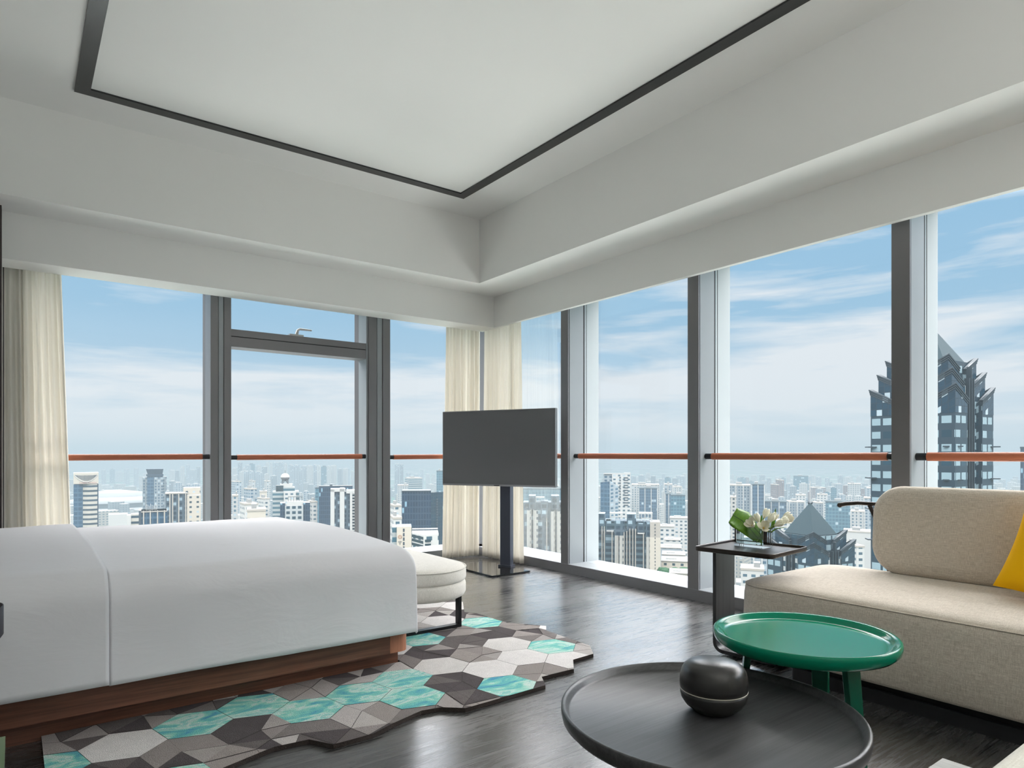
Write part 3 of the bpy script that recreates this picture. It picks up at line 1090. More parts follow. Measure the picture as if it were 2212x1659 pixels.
# ---- yellow cushion leaning on the back
def pillow(w, h, t, n=24):
    b = MB()
    for sgn in (1, -1):
        G = []
        for j in range(n + 1):
            v = (j / n - .5) * 2
            row = []
            for i in range(n + 1):
                u = (i / n - .5) * 2
                k = ((1 - u ** 4) * (1 - v ** 4)) ** .55
                pin = 1 - .07 * (1 - abs(v) ** 2) * abs(u) ** 3
                pin2 = 1 - .07 * (1 - abs(u) ** 2) * abs(v) ** 3
                row.append((u * w / 2 * pin, sgn * t / 2 * k, v * h / 2 * pin2))
            G.append(row)
        b.grid(G, flip=sgn > 0)
    return b


cu = pillow(.50, .47, .16).build('cushion', M['yellow'])
tag(cu, 'bright yellow square cushion leaning against the sofa back', 'cushion')
cu.location = (3.72, .83, .708)
cu.rotation_euler = (radians(-22), radians(11), radians(-92))

# ---- cream armchair in the near corner
ac = thing('armchair', 'cream boucle armchair with bleached wooden arms, near corner of the picture', 'armchair', (1.81, .21, 0))
loft(lambda i: rr_in(.33, .36, .05, i), [(.27, .03), (.285, .005), (.30, 0), (.40, 0), (.418, .008), (.428, .03), (.43, .1)]).build('seat_cushion', M['cream'], ac)
for s in (-1, 1):
    b = MB()
    b.box(s * .39 - .042, s * .39 + .042, -.42, .323, .525, .552)
    b.build('armrest', M['bleached'], ac, bevel=.008)
    for yy in (.30, -.36):
        MB().tube([(s * .39, yy - .02, .53), (s * .39, yy, 0)], [.022, .016], 12).build('leg', M['bleached'], ac)
MB().box(-.39, .39, .25, .29, .20, .26).build('front_rail', M['bleached'], ac, bevel=.005)
MB().box(-.39, .39, -.40, -.36, .20, .26).build('rear_rail', M['bleached'], ac, bevel=.005)
bk = MB()
R = [[(x, y, z) for x, z in rr_in(.33, .24, .06, i)] for y, i in ((0, .05), (.02, .01), (.05, 0), (.10, 0), (.13, .01), (.15, .05))]
bk.rings(R)
o = bk.build('back_cushion', M['cream'], ac); o.location = (0, -.40, .64)

# ---- bedside things at the left edge
ns = thing('nightstand', 'grey bedside cabinet with sage green lacquered top, bottom left corner', 'nightstand', (-.265, 2.16, 0))
MB().box(-.235, .235, -.19, .19, 0.001, .325).build('cabinet', M['greybox'], ns, bevel=.02, seg=3)
MB().box(-.24, .24, -.195, .195, .327, .355).build('top', M['sage'], ns, bevel=.02, seg=3)
MB().box(-.20, .20, -.196, -.19, .05, .29).build('drawer', M['greybox'], ns)
lp = thing('bedside_lamp', 'dark cylindrical bedside lamp just showing at the left edge', 'lamp', (-.13, 2.20, .355))
MB().lathe([(.06, 0), (.062, .006), (.055, .012), (.008, .016), (.008, .31)], 32).build('base', M['black_metal'], lp)
MB().lathe([(.06, .292), (.09, .305), (.103, .325), (.103, .40), (.100, .40), (.099, .325), (.055, .296)], 48, cap0=False, cap1=False).build('lamp_shade', M['shade'], lp)

# ================================================================== CITY
GZ = -140.0
city_roof = plain('roof_grey', srgb(176, 180, 180), .9, var=.15)
white_roof = plain('roof_white', srgb(226, 228, 226), .85, var=.08)
dark_roof = plain('roof_dark', srgb(72, 86, 96), .8, var=.2)
W = dict
_srgb = srgb


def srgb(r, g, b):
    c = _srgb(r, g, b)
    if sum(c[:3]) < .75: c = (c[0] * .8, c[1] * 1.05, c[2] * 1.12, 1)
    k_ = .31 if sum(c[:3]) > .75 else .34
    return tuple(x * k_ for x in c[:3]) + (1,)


city_roof = plain('roof_grey', srgb(176, 180, 180), .9, var=.15)
white_roof = plain('roof_white', srgb(226, 228, 226), .85, var=.08)
FC = {
    'pale': facade('pale_residential', srgb(214, 218, 216), srgb(104, 126, 140), 3.4, 3.1, .46, .52, .1),
    'pale2': facade('pale_blue_residential', srgb(186, 200, 208), srgb(80, 112, 134), 4.2, 3.1, .55, .55, .1),
    'grey': facade('grey_residential', srgb(158, 172, 180), srgb(66, 96, 116), 3.0, 3.1, .5, .6, .15),
    'blue': facade('blue_glass', srgb(66, 104, 130), srgb(40, 80, 108), 3.0, 3.6, .85, .7, .06, .45, .15),
    'blue2': facade('teal_glass', srgb(92, 136, 150), srgb(54, 104, 124), 3.2, 3.8, .8, .72, .06, .4, .15),
    'navy': facade('navy_curtain_wall', srgb(38, 66, 90), srgb(24, 52, 78), 1.5, 3.5, .7, .8, .07, .35, .15, (.14, .24, .30, 1)),
    'cream': facade('cream_wall', srgb(232, 224, 206), srgb(64, 78, 88), 4.2, 3.2, .34, .4, .1),
    'cream_blank': plain('cream_blank', srgb(236, 229, 212), .85, var=.04),
    'white': facade('white_wall', srgb(234, 236, 232), srgb(86, 108, 122), 4.0, 3.3, .5, .42, .1),
    'white_blank': plain('white_blank', srgb(232, 234, 230), .85, var=.04),
    'strip': facade('ribbon_windows', srgb(226, 222, 208), srgb(50, 70, 84), 400, 3.7, 1.1, .42, 0),
    'strip_grey': facade('grey_ribbon_windows', srgb(196, 206, 206), srgb(78, 110, 122), 400, 3.5, 1.1, .5, 0),
    'brick': facade('brick_red', srgb(150, 116, 112), srgb(84, 92, 106), 3.4, 3.1, .45, .5, .1),
    'pinkish': plain('salmon_wall', srgb(206, 168, 150), .85),
    'darkres': facade('dark_residential', srgb(62, 82, 96), srgb(26, 50, 68), 3.4, 3.0, .62, .62, .18, .6, .2, (.20, .27, .31, 1)),
    'balcony': facade('balcony_bays', srgb(92, 112, 122), srgb(20, 44, 60), 5.0, 3.0, .9, .55, .15, .6, .2, (.18, .25, .29, 1)),
    'punched': facade('punched_windows', srgb(212, 212, 204), srgb(36, 52, 64), 4.6, 3.0, .32, .45, .0),
    'tower': facade('dark_tower_glass', srgb(32, 56, 70), srgb(44, 76, 92), 3.0, 3.6, .78, .52, .6, .4, .2, (.17, .235, .26, 1)),
    'tower_plain': facade('dark_glass_grid', srgb(24, 46, 60), srgb(36, 66, 84), 1.6, 1.8, .9, .9, .02, .35, .18),
    'steel': plain('steel_blue_roof', srgb(38, 64, 72), .8, 0, spec=.25, var=.12),
    'steel_dark': plain('dark_steel_trim', srgb(38, 54, 64), .45, .2),
    'gridw': facade('white_grid', srgb(206, 214, 214), srgb(40, 70, 86), 3.6, 3.4, .62, .55, .05),
    'concrete': plain('concrete_pillar', srgb(206, 200, 188), .8, var=.05),
    'stadium': plain('stadium_white', srgb(226, 232, 234), .6, var=.05),
    'green': plain('field_green', srgb(110, 146, 112), .95, var=.2),
    'dark': plain('dark_blue', srgb(36, 58, 74), .6),  # dark blue of seams, window strips and lettering
}


FOOT = []


def free(x, y, r, pad=2):
    return all((x - a) ** 2 + (y - b_) ** 2 > (r + c + pad) ** 2 for a, b_, c in FOOT)


def note(root):
    bpy.context.view_layer.update()
    xs, ys = [], []
    for c in root.children:
        for p in c.bound_box:
            q = root.matrix_world @ (c.matrix_basis @ Vector(p)); xs.append(q.x); ys.append(q.y)
    FOOT.append(((min(xs) + max(xs)) / 2, (min(ys) + max(ys)) / 2, max(max(xs) - min(xs), max(ys) - min(ys)) / 2 * 1.1))


class Bld:
    """A building seen from the room: local x to the viewer's right, local y away
    from the viewer, z in world height; sizes in metres."""

    def __init__(s, name, label, u, D, rot=0, cat='building', group=None):
        x, y = spot(u, D)
        dx, dy = ray(u)
        l = math.hypot(dx, dy); dx /= l; dy /= l
        s.u, s.D = u, D
        s.c = 1 / math.sqrt(1 + ((u - CX) / FPX) ** 2)
        s.root = thing(name, label, cat, (x, y, GZ), atan2(-dx, dy) + radians(rot), group)
        s.kx = D * s.c / FPX
        s.kz = D / FPX

    def X(s, u): return (u - s.u) * s.kx

    def Z(s, v): return EYE - (v - HY) * s.kz - GZ

    def box(s, name, u0, u1, v0, y0, y1, m, v1=None, roof=None, bevel=0):
        z0 = 0 if v1 is None else s.Z(v1)
        b = MB().box(s.X(u0), s.X(u1), y0, y1, z0, s.Z(v0), 0, 1)
        return b.build(name, [FC[m] if isinstance(m, str) else m, roof or city_roof], s.root)

    def multi(s, name, rects, m, roof=None, one=False):
        b = MB()
        mm = [FC[m] if isinstance(m, str) else m, roof or city_roof]
        for u0, u1, v0, v1, y0, y1 in rects:
            b.box(s.X(u0), s.X(u1), y0, y1, 0 if v1 is None else s.Z(v1), s.Z(v0), 0, 1)
            if not one:
                b.build(name, mm, s.root); b = MB()
        if one:
            b.build(name, mm, s.root)


# ground
gm, gt_, gb = mat('city_ground')
tc = gt_.new('ShaderNodeNewGeometry').outputs['Position']
n1 = gt_.noise(gt_.vec(tc, (.004, .004, .004)), 1, 4)
vr_ = gt_.new('ShaderNodeTexVoronoi', inp={'Vector': gt_.vec(tc, (.016, .011, .01), (0, 0, .3)), 'Scale': 1.0}, feature='F1')
pal = gt_.ramp(gt_.new('ShaderNodeSeparateColor', inp={0: vr_.outputs['Color']}).outputs[0], [(0, srgb(150, 160, 158)), (.3, srgb(196, 200, 196)), (.55, srgb(120, 142, 130)), (.8, srgb(96, 128, 112))], 'CONSTANT')
gr = gt_.mix(gt_.ramp(n1, [(.45, (0, 0, 0)), (.6, (1, 1, 1))]), pal, srgb(104, 134, 116))
gt_.l.new(gr, gb.inputs['Base Color']); gb.inputs['Roughness'].default_value = 1
gb.inputs['Specular IOR Level'].default_value = 0
g = MB().add([(-2400, 40, GZ), (40, 40, GZ), (40, -2400, GZ), (9400, -2400, GZ), (9400, 9400, GZ), (-2400, 9400, GZ)], [(0, 1, 2, 3, 4, 5)]).build('city_ground', gm)
struct(g); g.name = 'ground'

# --- left window -----------------------------------------------------------
k = Bld('office_tower', 'round-fronted cream and blue tower with scooped lattice crown and lettering, leftmost in the skyline', 186, 520, 0)
def arc(u0, u1, bulge, n=14):
    x0, x1 = k.X(u0), k.X(u1)
    return [(x0 + (x1 - x0) * i / n, -bulge * sin(pi * i / n)) for i in range(n + 1)]
P = arc(159, 213, 3.2) + [(k.X(213), 17), (k.X(159), 17)]
MB().prism([(k.X(159), 0.5), (k.X(213), .5), (k.X(213), 17), (k.X(159), 17)], 0, k.Z(1046), 0, 1).build('core', [FC['navy'], city_roof], k.root)
MB().prism(arc(179, 210.5, 2.4) + [(k.X(210.5), 3), (k.X(179), 3)], 0, k.Z(1046), 0, 1).build('ribbon_front', [FC['strip'], city_roof], k.root)
MB().prism(arc(159, 179, .8) + [(k.X(179), 1), (k.X(159), 1)], 0, k.Z(1046), 0, 1).build('blue_front', [FC['blue'], city_roof], k.root)
MB().prism(P, k.Z(1045), k.Z(1021), 0, 1).build('crown', [FC['cream_blank'], white_roof], k.root)
lat = MB()
for i in range(15):
    u_ = 164 + i * 3.0
    t_ = (u_ - 186) / 24
    vb = 1040 - 14 * t_ * t_
    yy = -3.3 * sin(pi * (u_ - 159) / 54) - .15
    nn = 4
    for j in range(nn):
        va, vb_ = 1026 + (vb - 1026) * j / nn, 1026 + (vb - 1026) * (j + .6) / nn
        if vb_ - va < .4: continue
        lat.box(k.X(u_), k.X(u_ + 1.3), yy - .05, yy + .3, k.Z(vb_), k.Z(va))
for j in range(1, 4):
    lat.tube([(k.X(162 + 48 * i / 20), -3.25 * sin(pi * (3 + 48 * i / 20) / 54) - .05, k.Z(1026 + (13 * j / 4) * (1 - ((i - 10) / 10) ** 2))) for i in range(21)], .12, 5)
lat.build('lattice', [FC['dark']], k.root)
rim = MB()
rim.tube([(k.X(161 + 50 * i / 20), -3.3 * sin(pi * (2 + 50 * i / 20) / 54) - .2, k.Z(1041 - 15 * ((i - 10) / 10) ** 2)) for i in range(21)], .22, 6)
rim.build('scoop_rim', [FC['white_blank']], k.root)
red_ = plain('red_letters', _srgb(110, 36, 32), .6)
for word, uu in (('KINGS', 179.5), ('TOWER', 199.5)):
    fc_ = bpy.data.curves.new('lettering', 'FONT')
    fc_.body = word; fc_.size = 1.5; fc_.extrude = .06; fc_.align_x = 'CENTER'; fc_.space_character = 1.2
    fo_ = bpy.data.objects.new('lettering_source', fc_)
    COL.objects.link(fo_)
    bpy.context.view_layer.update()
    lm = bpy.data.meshes.new_from_object(fo_.evaluated_get(bpy.context.evaluated_depsgraph_get()))
    bpy.data.objects.remove(fo_)
    lm.materials.clear(); lm.materials.append(red_)
    lo = bpy.data.objects.new('lettering', lm); COL.objects.link(lo); lo.parent = k.root
    lo.location = (k.X(uu), -3.55, k.Z(1044.2)); lo.rotation_euler = (pi / 2, 0, 0)

k = Bld('office_tower', 'blue glass tower with flared flat crown and lower grey shoulders, left window', 334, 720, 0)
k.box('left_shoulder', 308, 319, 1031, 0, 18, 'grey'); k.box('right_shoulder', 350, 360, 1030, 0, 18, 'grey')
k.box('shaft', 318, 352, 1026, -4, 18, 'blue'); k.box('front_bay', 333, 352, 1031, -5, -3, 'grey')
b = MB()
Pb = [(k.X(319), -4), (k.X(351), -4), (k.X(351), 14), (k.X(319), 14)]; Pt = [(k.X(315.5), -6), (k.X(353), -6), (k.X(353), 16), (k.X(315.5), 16)]
b.rings([[(x, y, k.Z(1024)) for x, y in Pb], [(x, y, k.Z(1013)) for x, y in Pt]], smooth=False)
b.build('flared_crown', [FC['navy']], k.root)
k.box('crown_collar', 316, 353, 1024, -5, 15, 'navy', 1028)

k = Bld('stadium', 'wide white oval stadium with layered ring roofs, far left window', 262, 1500, 0, 'stadium')
for nm, rx, ry, z0, z1, r_in, z2, m_ in (('lower_bowl', 92, 60, 2, 20, .9, 20, 'stadium'), ('glazed_band', 84, 54, 20, 31, .97, 31, 'steel'), ('ring_roof', 92, 60, 31, 38, .7, 44, 'stadium'), ('upper_roof', 58, 34, 40, 54, .2, 60, 'stadium')):
    b = MB(); n_ = 48
    el = lambda f, z: [(rx * f * cos(2 * pi * i / n_) - 12, 60 + ry * f * sin(2 * pi * i / n_), z) for i in range(n_)]
    b.rings([el(.94 if nm == 'lower_bowl' else 1, z0), el(1, z1), el(r_in, z2)], cap1=True)
    b.build(nm, [FC[m_]], k.root)
b = MB()
for i in range(14):
    a = pi + pi * (i + .5) / 14
    x, y = 90 * cos(a) - 12, 60 + 58 * sin(a)
    MB().tube([(x * 1.02, y - 1.5, 2), (x * 1.03, y - 3, 9), (x * 1.05 + 5, y - 3, 19)], [1.6, 1.2, .3], 6).build('raking_column', [FC['steel']], k.root)

k = Bld('apartment_block', 'cream and dark glass stepped block with a cream penthouse, beside the first mullion', 396, 430, 0)
k.box('main_block', 358, 404, 1066, 0, 16, 'darkres'); k.box('rear_block', 396, 434, 1055, 6, 20, 'cream'); k.box('side_wing', 404, 434, 1070, -1, 14, 'cream')
k.multi('pillar', [(u, u + 2.4, 1064, None, -.9, .1) for u in (366, 372, 385, 400)], 'concrete')
k.multi('parapet', [(357, 405, 1064.5, 1066.5, -.6, 16)], 'concrete')
k = Bld('office_block', 'low dark glass block with cream pillars and rooftop masts, just above the bed', 330, 350, 0)
k.box('glass_box', 302, 362, 1104, 0, 15, 'blue'); k.multi('pillar', [(u, u + 2.6, 1103, None, -.8, .1) for u in (309, 323.5, 339, 354)], 'concrete')
k.box('end_wall', 300, 305, 1102, -.8, 15, 'dark'); k.multi('parapet', [(305, 361, 1104, 1106, -.7, 15)], 'concrete')
b = MB()
for i in range(8):
    MB().tube([(k.X(316 + i * 3.2), 5 + (i % 2) * 3, k.Z(1104)), (k.X(316 + i * 3.2), 5 + (i % 2) * 3, k.Z(1090 + (i % 3) * 2))], .12, 5).build('mast', [FC['white_blank']], k.root)
k = Bld('office_block', 'small white block with ribbon windows behind the bed, left window', 288, 420, 0)
k.box('left_wall', 274, 283, 1113, 0, 12, 'white_blank'); k.box('ribbon_wing', 283, 306, 1111, 1, 12, 'strip')
k = Bld('sports_hall', 'long flat white hall beside a green field, left window', 258, 640, 0)
k.box('hall', 234, 276, 1111, 0, 18, 'white_blank', roof=white_roof)

# --- middle window ---------------------------------------------------------
k = Bld('office_tower', 'stepped white tower with a globe on splayed legs on its roof', 616, 520, 0)
k.box('main_shaft', 589, 646, 1062, 0, 22, 'strip_grey'); k.box('upper_step', 596, 637, 1053, 3, 19, 'strip_grey'); k.box('top_step', 605, 632, 1046, 5, 17, 'white_blank')
k.box('front_slab', 613, 640, 1062, -4, 0, 'white'); k.box('dome_wing', 596, 612, 1049, 3, 10, 'steel')
b = MB()
for i in range(4):
    a = pi / 4 + pi / 2 * i
    b.tube([(3.6 * cos(a), 11 + 3.6 * sin(a), k.Z(1047)), (1.8 * cos(a), 11 + 1.8 * sin(a), k.Z(1038))], .38, 6)
    b.tube([(3.6 * cos(a), 11 + 3.6 * sin(a), k.Z(1047)), (2.2 * cos(a + .9), 11 + 2.2 * sin(a + .9), k.Z(1038))], .28, 6)
b.build('globe_legs', [FC['steel_dark']], k.root)
zc = k.Z(1032)
MB().lathe([(3.4 * sin(a), -3.4 * cos(a) * .85) for a in [pi * i / 12 * .5 for i in range(13)]], 24, (0, 11, zc), cap0=False).build('globe_base', [plain('globe_rose', srgb(146, 126, 126), .5)], k.root)
MB().lathe([(3.4 * cos(a), 3.4 * sin(a) * .95) for a in [pi / 2 * i / 10 for i in range(11)]], 24, (0, 11, zc), cap1=False).build('globe_dome', [FC['white_blank']], k.root)
MB().tube([(0, 11, zc + 3), (0, 11, zc + 5.6)], .15, 6).build('mast', [FC['steel_dark']], k.root)
k = Bld('office_block', 'white gridded block with dark side walls, in front of the globe tower', 635, 430, 0)
k.box('grid_front', 616, 655, 1093, 0, 14, 'gridw'); k.box('left_wing', 605, 616, 1087, 2, 16, 'navy'); k.box('right_wing', 655, 670, 1087, 2, 16, 'navy'); k.box('top_band', 620, 655, 1084, 3, 13, 'white_blank')
k.multi('roof_bar', [(622 + i * 6, 622.8 + i * 6, 1074, 1085, 5, 5.4) for i in range(6)] + [(622, 654, 1073.6, 1074.6, 5, 5.4)], 'steel_dark')
k = Bld('glass_tower', 'dark blue glass slab behind the white balconied tower', 724, 520, 0)
k.box('slab', 689, 762, 1051, 0, 20, 'navy'); k.multi('roof_edge', [(689, 762, 1049.4, 1051.2, 0, .6), (712, 718, 1047, 1051, 6, 9)], 'steel_dark')
k = Bld('apartment_tower', 'white apartment tower with dark window bays, right in the middle window', 748, 440, 0)
k.box('core', 716, 778, 1063, 1.5, 16, 'darkres')
k.multi('white_pier', [(714, 722.5, 1057, None, 0, 14), (734, 744, 1055, None, 0, 14), (756, 761, 1062, None, -.4, 10), (770, 780, 1060, None, -.6, 12)], 'white_blank', white_roof)
k.multi('floor_slab', [(761, 771, 1066 + i * 6.6, 1068.2 + i * 6.6, .3, 3) for i in range(14)], 'white_blank')
k.multi('crown_block', [(714, 746, 1056, 1062, 0, 13), (748, 778, 1059, 1066, 0, 13)], 'white_blank', white_roof)
specs = [
    ('apartment_block', 'cream low block with a square window, front row of the middle window', 534, 574, 1104, 330, 'cream_blank', 15, 0),
    ('apartment_block', 'white block with dark stairwell windows beyond the cream low block', 523, 563, 1090, 420, 'white', 15, 12),
    ('apartment_tower', 'grey-blue balconied apartment tower left of the globe tower', 533, 561, 1057, 640, 'pale2', 16, 20),
    ('apartment_tower', 'white blank-sided tower half hidden by the globe tower', 561, 577, 1063, 640, 'cream_blank', 12, 0),
    ('apartment_tower', 'narrow white tower right next to the first mullion', 502, 514, 1072, 480, 'pale', 14, 0),
    ('apartment_tower', 'dark and white residential tower left in the middle window', 504, 527, 1041, 900, 'pale2', 20, 20),
    ('apartment_tower', 'pale tower between the globe tower and the left residential tower', 541, 556, 1040, 1000, 'pale', 20, 15),
    ('apartment_tower', 'white-edged pale tower just left of the globe', 573, 587, 1040, 980, 'pale', 20, 10),
    ('apartment_block', 'white apartment block between the globe tower and the dark blue slab', 670, 690, 1085, 520, 'white', 16, 15),
    ('apartment_block', 'white stepped apartments in the middle window, in front of the globe tower base', 563, 590, 1078, 560, 'white', 16, 20),
    ('apartment_tower', 'small blue tower left of the dark blue slab', 681, 690, 1055, 700, 'blue2', 14, 0),
    ('apartment_tower', 'white tower at the right jamb of the middle window', 776, 790, 1075, 480, 'pale', 14, 0),
    # third window
    ('apartment_block', 'white apartments with dark windows left of the navy slab', 846, 872, 1094, 420, 'white', 15, 10),
    ('apartment_block', 'white low gable-ended house blocks behind the sign building', 846, 872, 1121, 330, 'white', 14, 8),
    ('office_tower', 'pale ribbon-windowed tower above the navy slab', 879, 917, 1033, 1100, 'strip_grey', 30, 14),
    ('office_tower', 'slim blue tower beside the TV edge above the navy slab', 943, 957, 1018, 1000, 'blue2', 24, 0),
    ('apartment_block', 'low white terrace left of the pale ribbon-windowed tower', 859, 882, 1049, 1000, 'pale', 24, 0),
    # right wall, first bay
    ('office_block', 'long bluish block rising behind the twin dark-topped apartments', 1120, 1212, 1057, 640, 'blue2', 26, 0),
    ('office_tower', 'pale horizontally banded tower behind the long bluish block', 1160, 1206, 1050, 800, 'strip_grey', 26, 0),
    # second bay
    ('office_tower', 'blue block wrapped by paler walls at the centre of the second bay', 1380, 1420, 1056, 820, 'blue', 30, 0),
    ('apartment_tower', 'pale framed tower behind the blue block', 1364, 1424, 1048, 880, 'pale', 30, 0),
    ('office_tower', 'teal glass block with flat roof, right in the second bay', 1449, 1480, 1071, 760, 'blue2', 26, 0),
    ('office_tower', 'darker teal slab left of the teal flat-roofed block', 1437, 1452, 1068, 810, 'blue', 26, 0),
    ('apartment_tower', 'pale round-cornered tower with ring roof behind the teal blocks', 1435, 1452, 1047, 900, 'pale2', 24, 0),
    ('apartment_tower', 'white serrated tower behind the teal flat-roofed block', 1453, 1476, 1052, 975, 'pale', 24, 10),
    # third bay
    ('apartment_tower', 'slim white dotted tower at the left of the bay behind the flowers', 1578, 1590, 1075, 520, 'punched', 14, 0),
    ('apartment_tower', 'tall blue tower with white piers behind the leaf, left twin', 1574, 1621, 1049, 700, 'grey', 24, 0),
    ('apartment_tower', 'tall blue tower with white piers behind the tulips, right twin', 1624, 1651, 1048, 690, 'blue', 24, 0),
    ('apartment_tower', 'brick-red tower with salmon side, left of the two brick towers', 1671, 1690, 1048, 1000, 'brick', 26, 20),
    ('apartment_tower', 'taller brick-red tower right of the salmon-sided one', 1682, 1700, 1038, 1060, 'brick', 26, 20),
    ('office_tower', 'pale blue glass tower left of the mast of the pyramid roof', 1714, 1746, 1029, 1500, 'blue2', 36, 0),
    ('apartment_tower', 'brownish tower right of the mast of the pyramid roof', 1752, 1788, 1054, 1300, 'brick', 30, 12),
    ('office_block', 'white flat block just left of the pyramid mast', 1719, 1740, 1070, 900, 'white', 20, 0),
    ('office_block', 'white block between the mast and the bent rail', 1765, 1787, 1069, 920, 'white', 20, 0),
    ('apartment_tower', 'white vertical-finned tower above the bent rail', 1831, 1859, 1046, 1100, 'pale', 26, 0),
    ('apartment_tower', 'grey tower left of the tall gabled tower', 1872, 1899, 1055, 1000, 'pale2', 26, 0),
    ('apartment_block', 'white and blue apartment slab behind the tulips, mid distance', 1649, 1700, 1085, 720, 'blue', 22, 0),
    ('apartment_block', 'blue apartment slab with white side behind the left slope of the pyramid', 1701, 1742, 1085, 740, 'grey', 22, 10),
    ('apartment_block', 'blue apartment slab behind the right slope of the pyramid', 1758, 1782, 1087, 730, 'grey', 22, 10),
    ('apartment_block', 'broad blue apartment slab with white lines under the bent rail', 1783, 1836, 1085, 720, 'blue2', 22, 0),
    ('apartment_block', 'white and grey apartment slab between the bent rail and the sofa back', 1838, 1868, 1106, 640, 'pale', 20, 0),
    ('apartment_block', 'grey apartment slab beside the sofa back cushion', 1866, 1899, 1077, 700, 'pale2', 20, 0),
    ('office_block', 'white office block behind the vase right rim', 1677, 1712, 1128, 480, 'white', 16, 0),
    ('office_block', 'white warehouse with flat roof right of the pyramid tower', 1842, 1876, 1182, 360, 'white', 16, 25),
    ('warehouse', 'long white-roofed shed under the bent rail, right of the pyramid', 1822, 1884, 1150, 520, 'white_blank', 20, 0),
    ('office_block', 'white low school-like block seen under the tray table', 1600, 1650, 1232, 330, 'white', 14, 0),
    ('apartment_block', 'grey balcony block seen under the tray table, left of the pyramid tower', 1628, 1664, 1197, 420, 'pale2', 14, 0),
    ('office_tower', 'dark blue glass tower at the right edge of the picture', 2204, 2240, 968, 420, 'navy', 30, 0),
]
for nm, lb, u0, u1, v, D, fcd, dep, rot in specs:
    k = Bld(nm, lb, (u0 + u1) / 2, D, rot)
    rw = radians(rot)
    Wd = (u1 - u0) * k.kx
    w = max(4, (Wd - dep * abs(sin(rw))) / cos(rw)) if rot else Wd
    h_ = k.Z(v)
    b = MB().box(-w / 2, w / 2, 0, dep, 0, h_, 0, 1)
    b.build('block', [FC[fcd], white_roof if fcd.startswith(('white', 'cream')) else city_roof], k.root)
    r_ = random.Random(int(u0 * 7 + v))
    pr = MB()
    pr.box(-w / 2 - .2, w / 2 + .2, -.2, dep + .2, h_ - .2, h_ + .9)
    pr.build('parapet', [FC['concrete'] if fcd not in ('navy', 'blue', 'blue2') else FC['steel']], k.root)
    a_ = r_.uniform(-.3, .1) * w
    MB().box(a_, a_ + w * .28, dep * .3, dep * .7, h_ + .9, h_ + 3.2).build('plant_room', [city_roof], k.root)
    if fcd in ('grey', 'blue', 'pale2', 'pale') and D < 1000 and w > 8:
        nn = max(2, int(w / 7))
        for i in range(nn + 1):
            pi2 = MB()
            x_ = -w / 2 + w * i / nn
            pi2.box(x_ - .45, x_ + .45, -.7, .05, 0, h_ + .3)
            pi2.build('pier', [FC['white_blank']], k.root)

k = Bld('glass_tower', 'broad navy curtain-wall slab with a dark zigzag seam, left of the TV', 912, 370, 0)
k.box('front', 868, 931, 1061, 0, 20, 'navy', roof=dark_roof)
b = MB(); b.add([(k.X(931), 0, 0), (k.X(960), 7, 0), (k.X(960), 7, k.Z(1064)), (k.X(931), 0, k.Z(1064))], [(0, 1, 2, 3)], 0, False, [[(0, 0), (9, 0), (9, 110), (0, 110)]])
b.build('angled_face', [FC['tower_plain']], k.root)
k.multi('roof_parapet', [(868, 931, 1059.5, 1062, -.3, .5)], 'steel_dark')
b = MB()
for i in range(16):
    v_ = 1078 + i * 5.6
    b.box(k.X(943) + 2.6 * 0, k.X(946), 2.6, 4, k.Z(v_ + 3.6), k.Z(v_))
b.build('zigzag_seam', [FC['dark']], k.root)

k = Bld('sign_building', 'white slab with an orange round emblem and dark character, beside the bench', 866, 240, 0)
k.box('side_wall', 847, 857, 1139, 1.5, 10, 'strip_grey'); k.box('front_wall', 857, 889, 1138, 0, 10, 'cream_blank', roof=dark_roof)
k.multi('stair_window_strip', [(870.5, 874, 1142 + i * 9.6, 1149 + i * 9.6, -.05, .1) for i in range(6)], 'dark', one=True)
em = MB()
ex, ez = k.X(864), k.Z(1160)
for ring, n_, r0_ in ((0, 10, .40), (1, 14, .68)):
    for i in range(n_):
        a = 2 * pi * i / n_
        em.lathe([(0, 0), (.11, 0)], 8, cap0=False) if False else em.tube([(ex + r0_ * .82 * cos(a), -.06, ez + r0_ * .82 * sin(a)), (ex + r0_ * 1.12 * cos(a + .25), -.06, ez + r0_ * 1.12 * sin(a + .25))], .055, 5)
em.build('emblem', [plain('orange_emblem', srgb(226, 140, 60), .6)], k.root)
ch = MB()
cz = k.Z(1172.5)


def stroke(x0, z0, x1, z1, w=.1):
    ch.tube([(ex + x0, -.06, cz + z0), (ex + x1, -.06, cz + z1)], w, 5)


for s_ in ((-.02, .72, .08, .58), (-.55, .50, .55, .50), (-.55, .50, -.6, .28), (.55, .50, .44, .3), (-.45, .10, .45, .10), (.03, .10, .03, -.6), (.03, -.6, -.2, -.5)):
    stroke(*s_, w=.06)
ch.build('character', [FC['dark']], k.root)

k = Bld('office_block', 'pale grey low office with a corner of ribbon windows, above the bench', 912, 215, 0)
b = MB()
b.prism([(k.X(915), 0), (k.X(948), 2), (k.X(948), 14), (k.X(889), 14), (k.X(889), 8)], 0, k.Z(1156), 0, 1)
b.build('block', [FC['white'], white_roof], k.root)
b = MB()
for i in range(3):
    zt = k.Z(1160 + i * 9)
    b.add([(k.X(889), 7.9, zt - .9), (k.X(914), .1, zt - .9), (k.X(914), .1, zt), (k.X(889), 7.9, zt)], [(0, 1, 2, 3)])
    b.box(k.X(918), k.X(931), .12, .2, k.Z(1171 + i * 9), k.Z(1166 + i * 9))
b.build('ribbon_windows', [FC['steel']], k.root)
k.multi('roof_edge', [(889, 948, 1151, 1153, 13, 14), (916, 948, 1154.5, 1157, 1.9, 2.5)], 'white_blank')

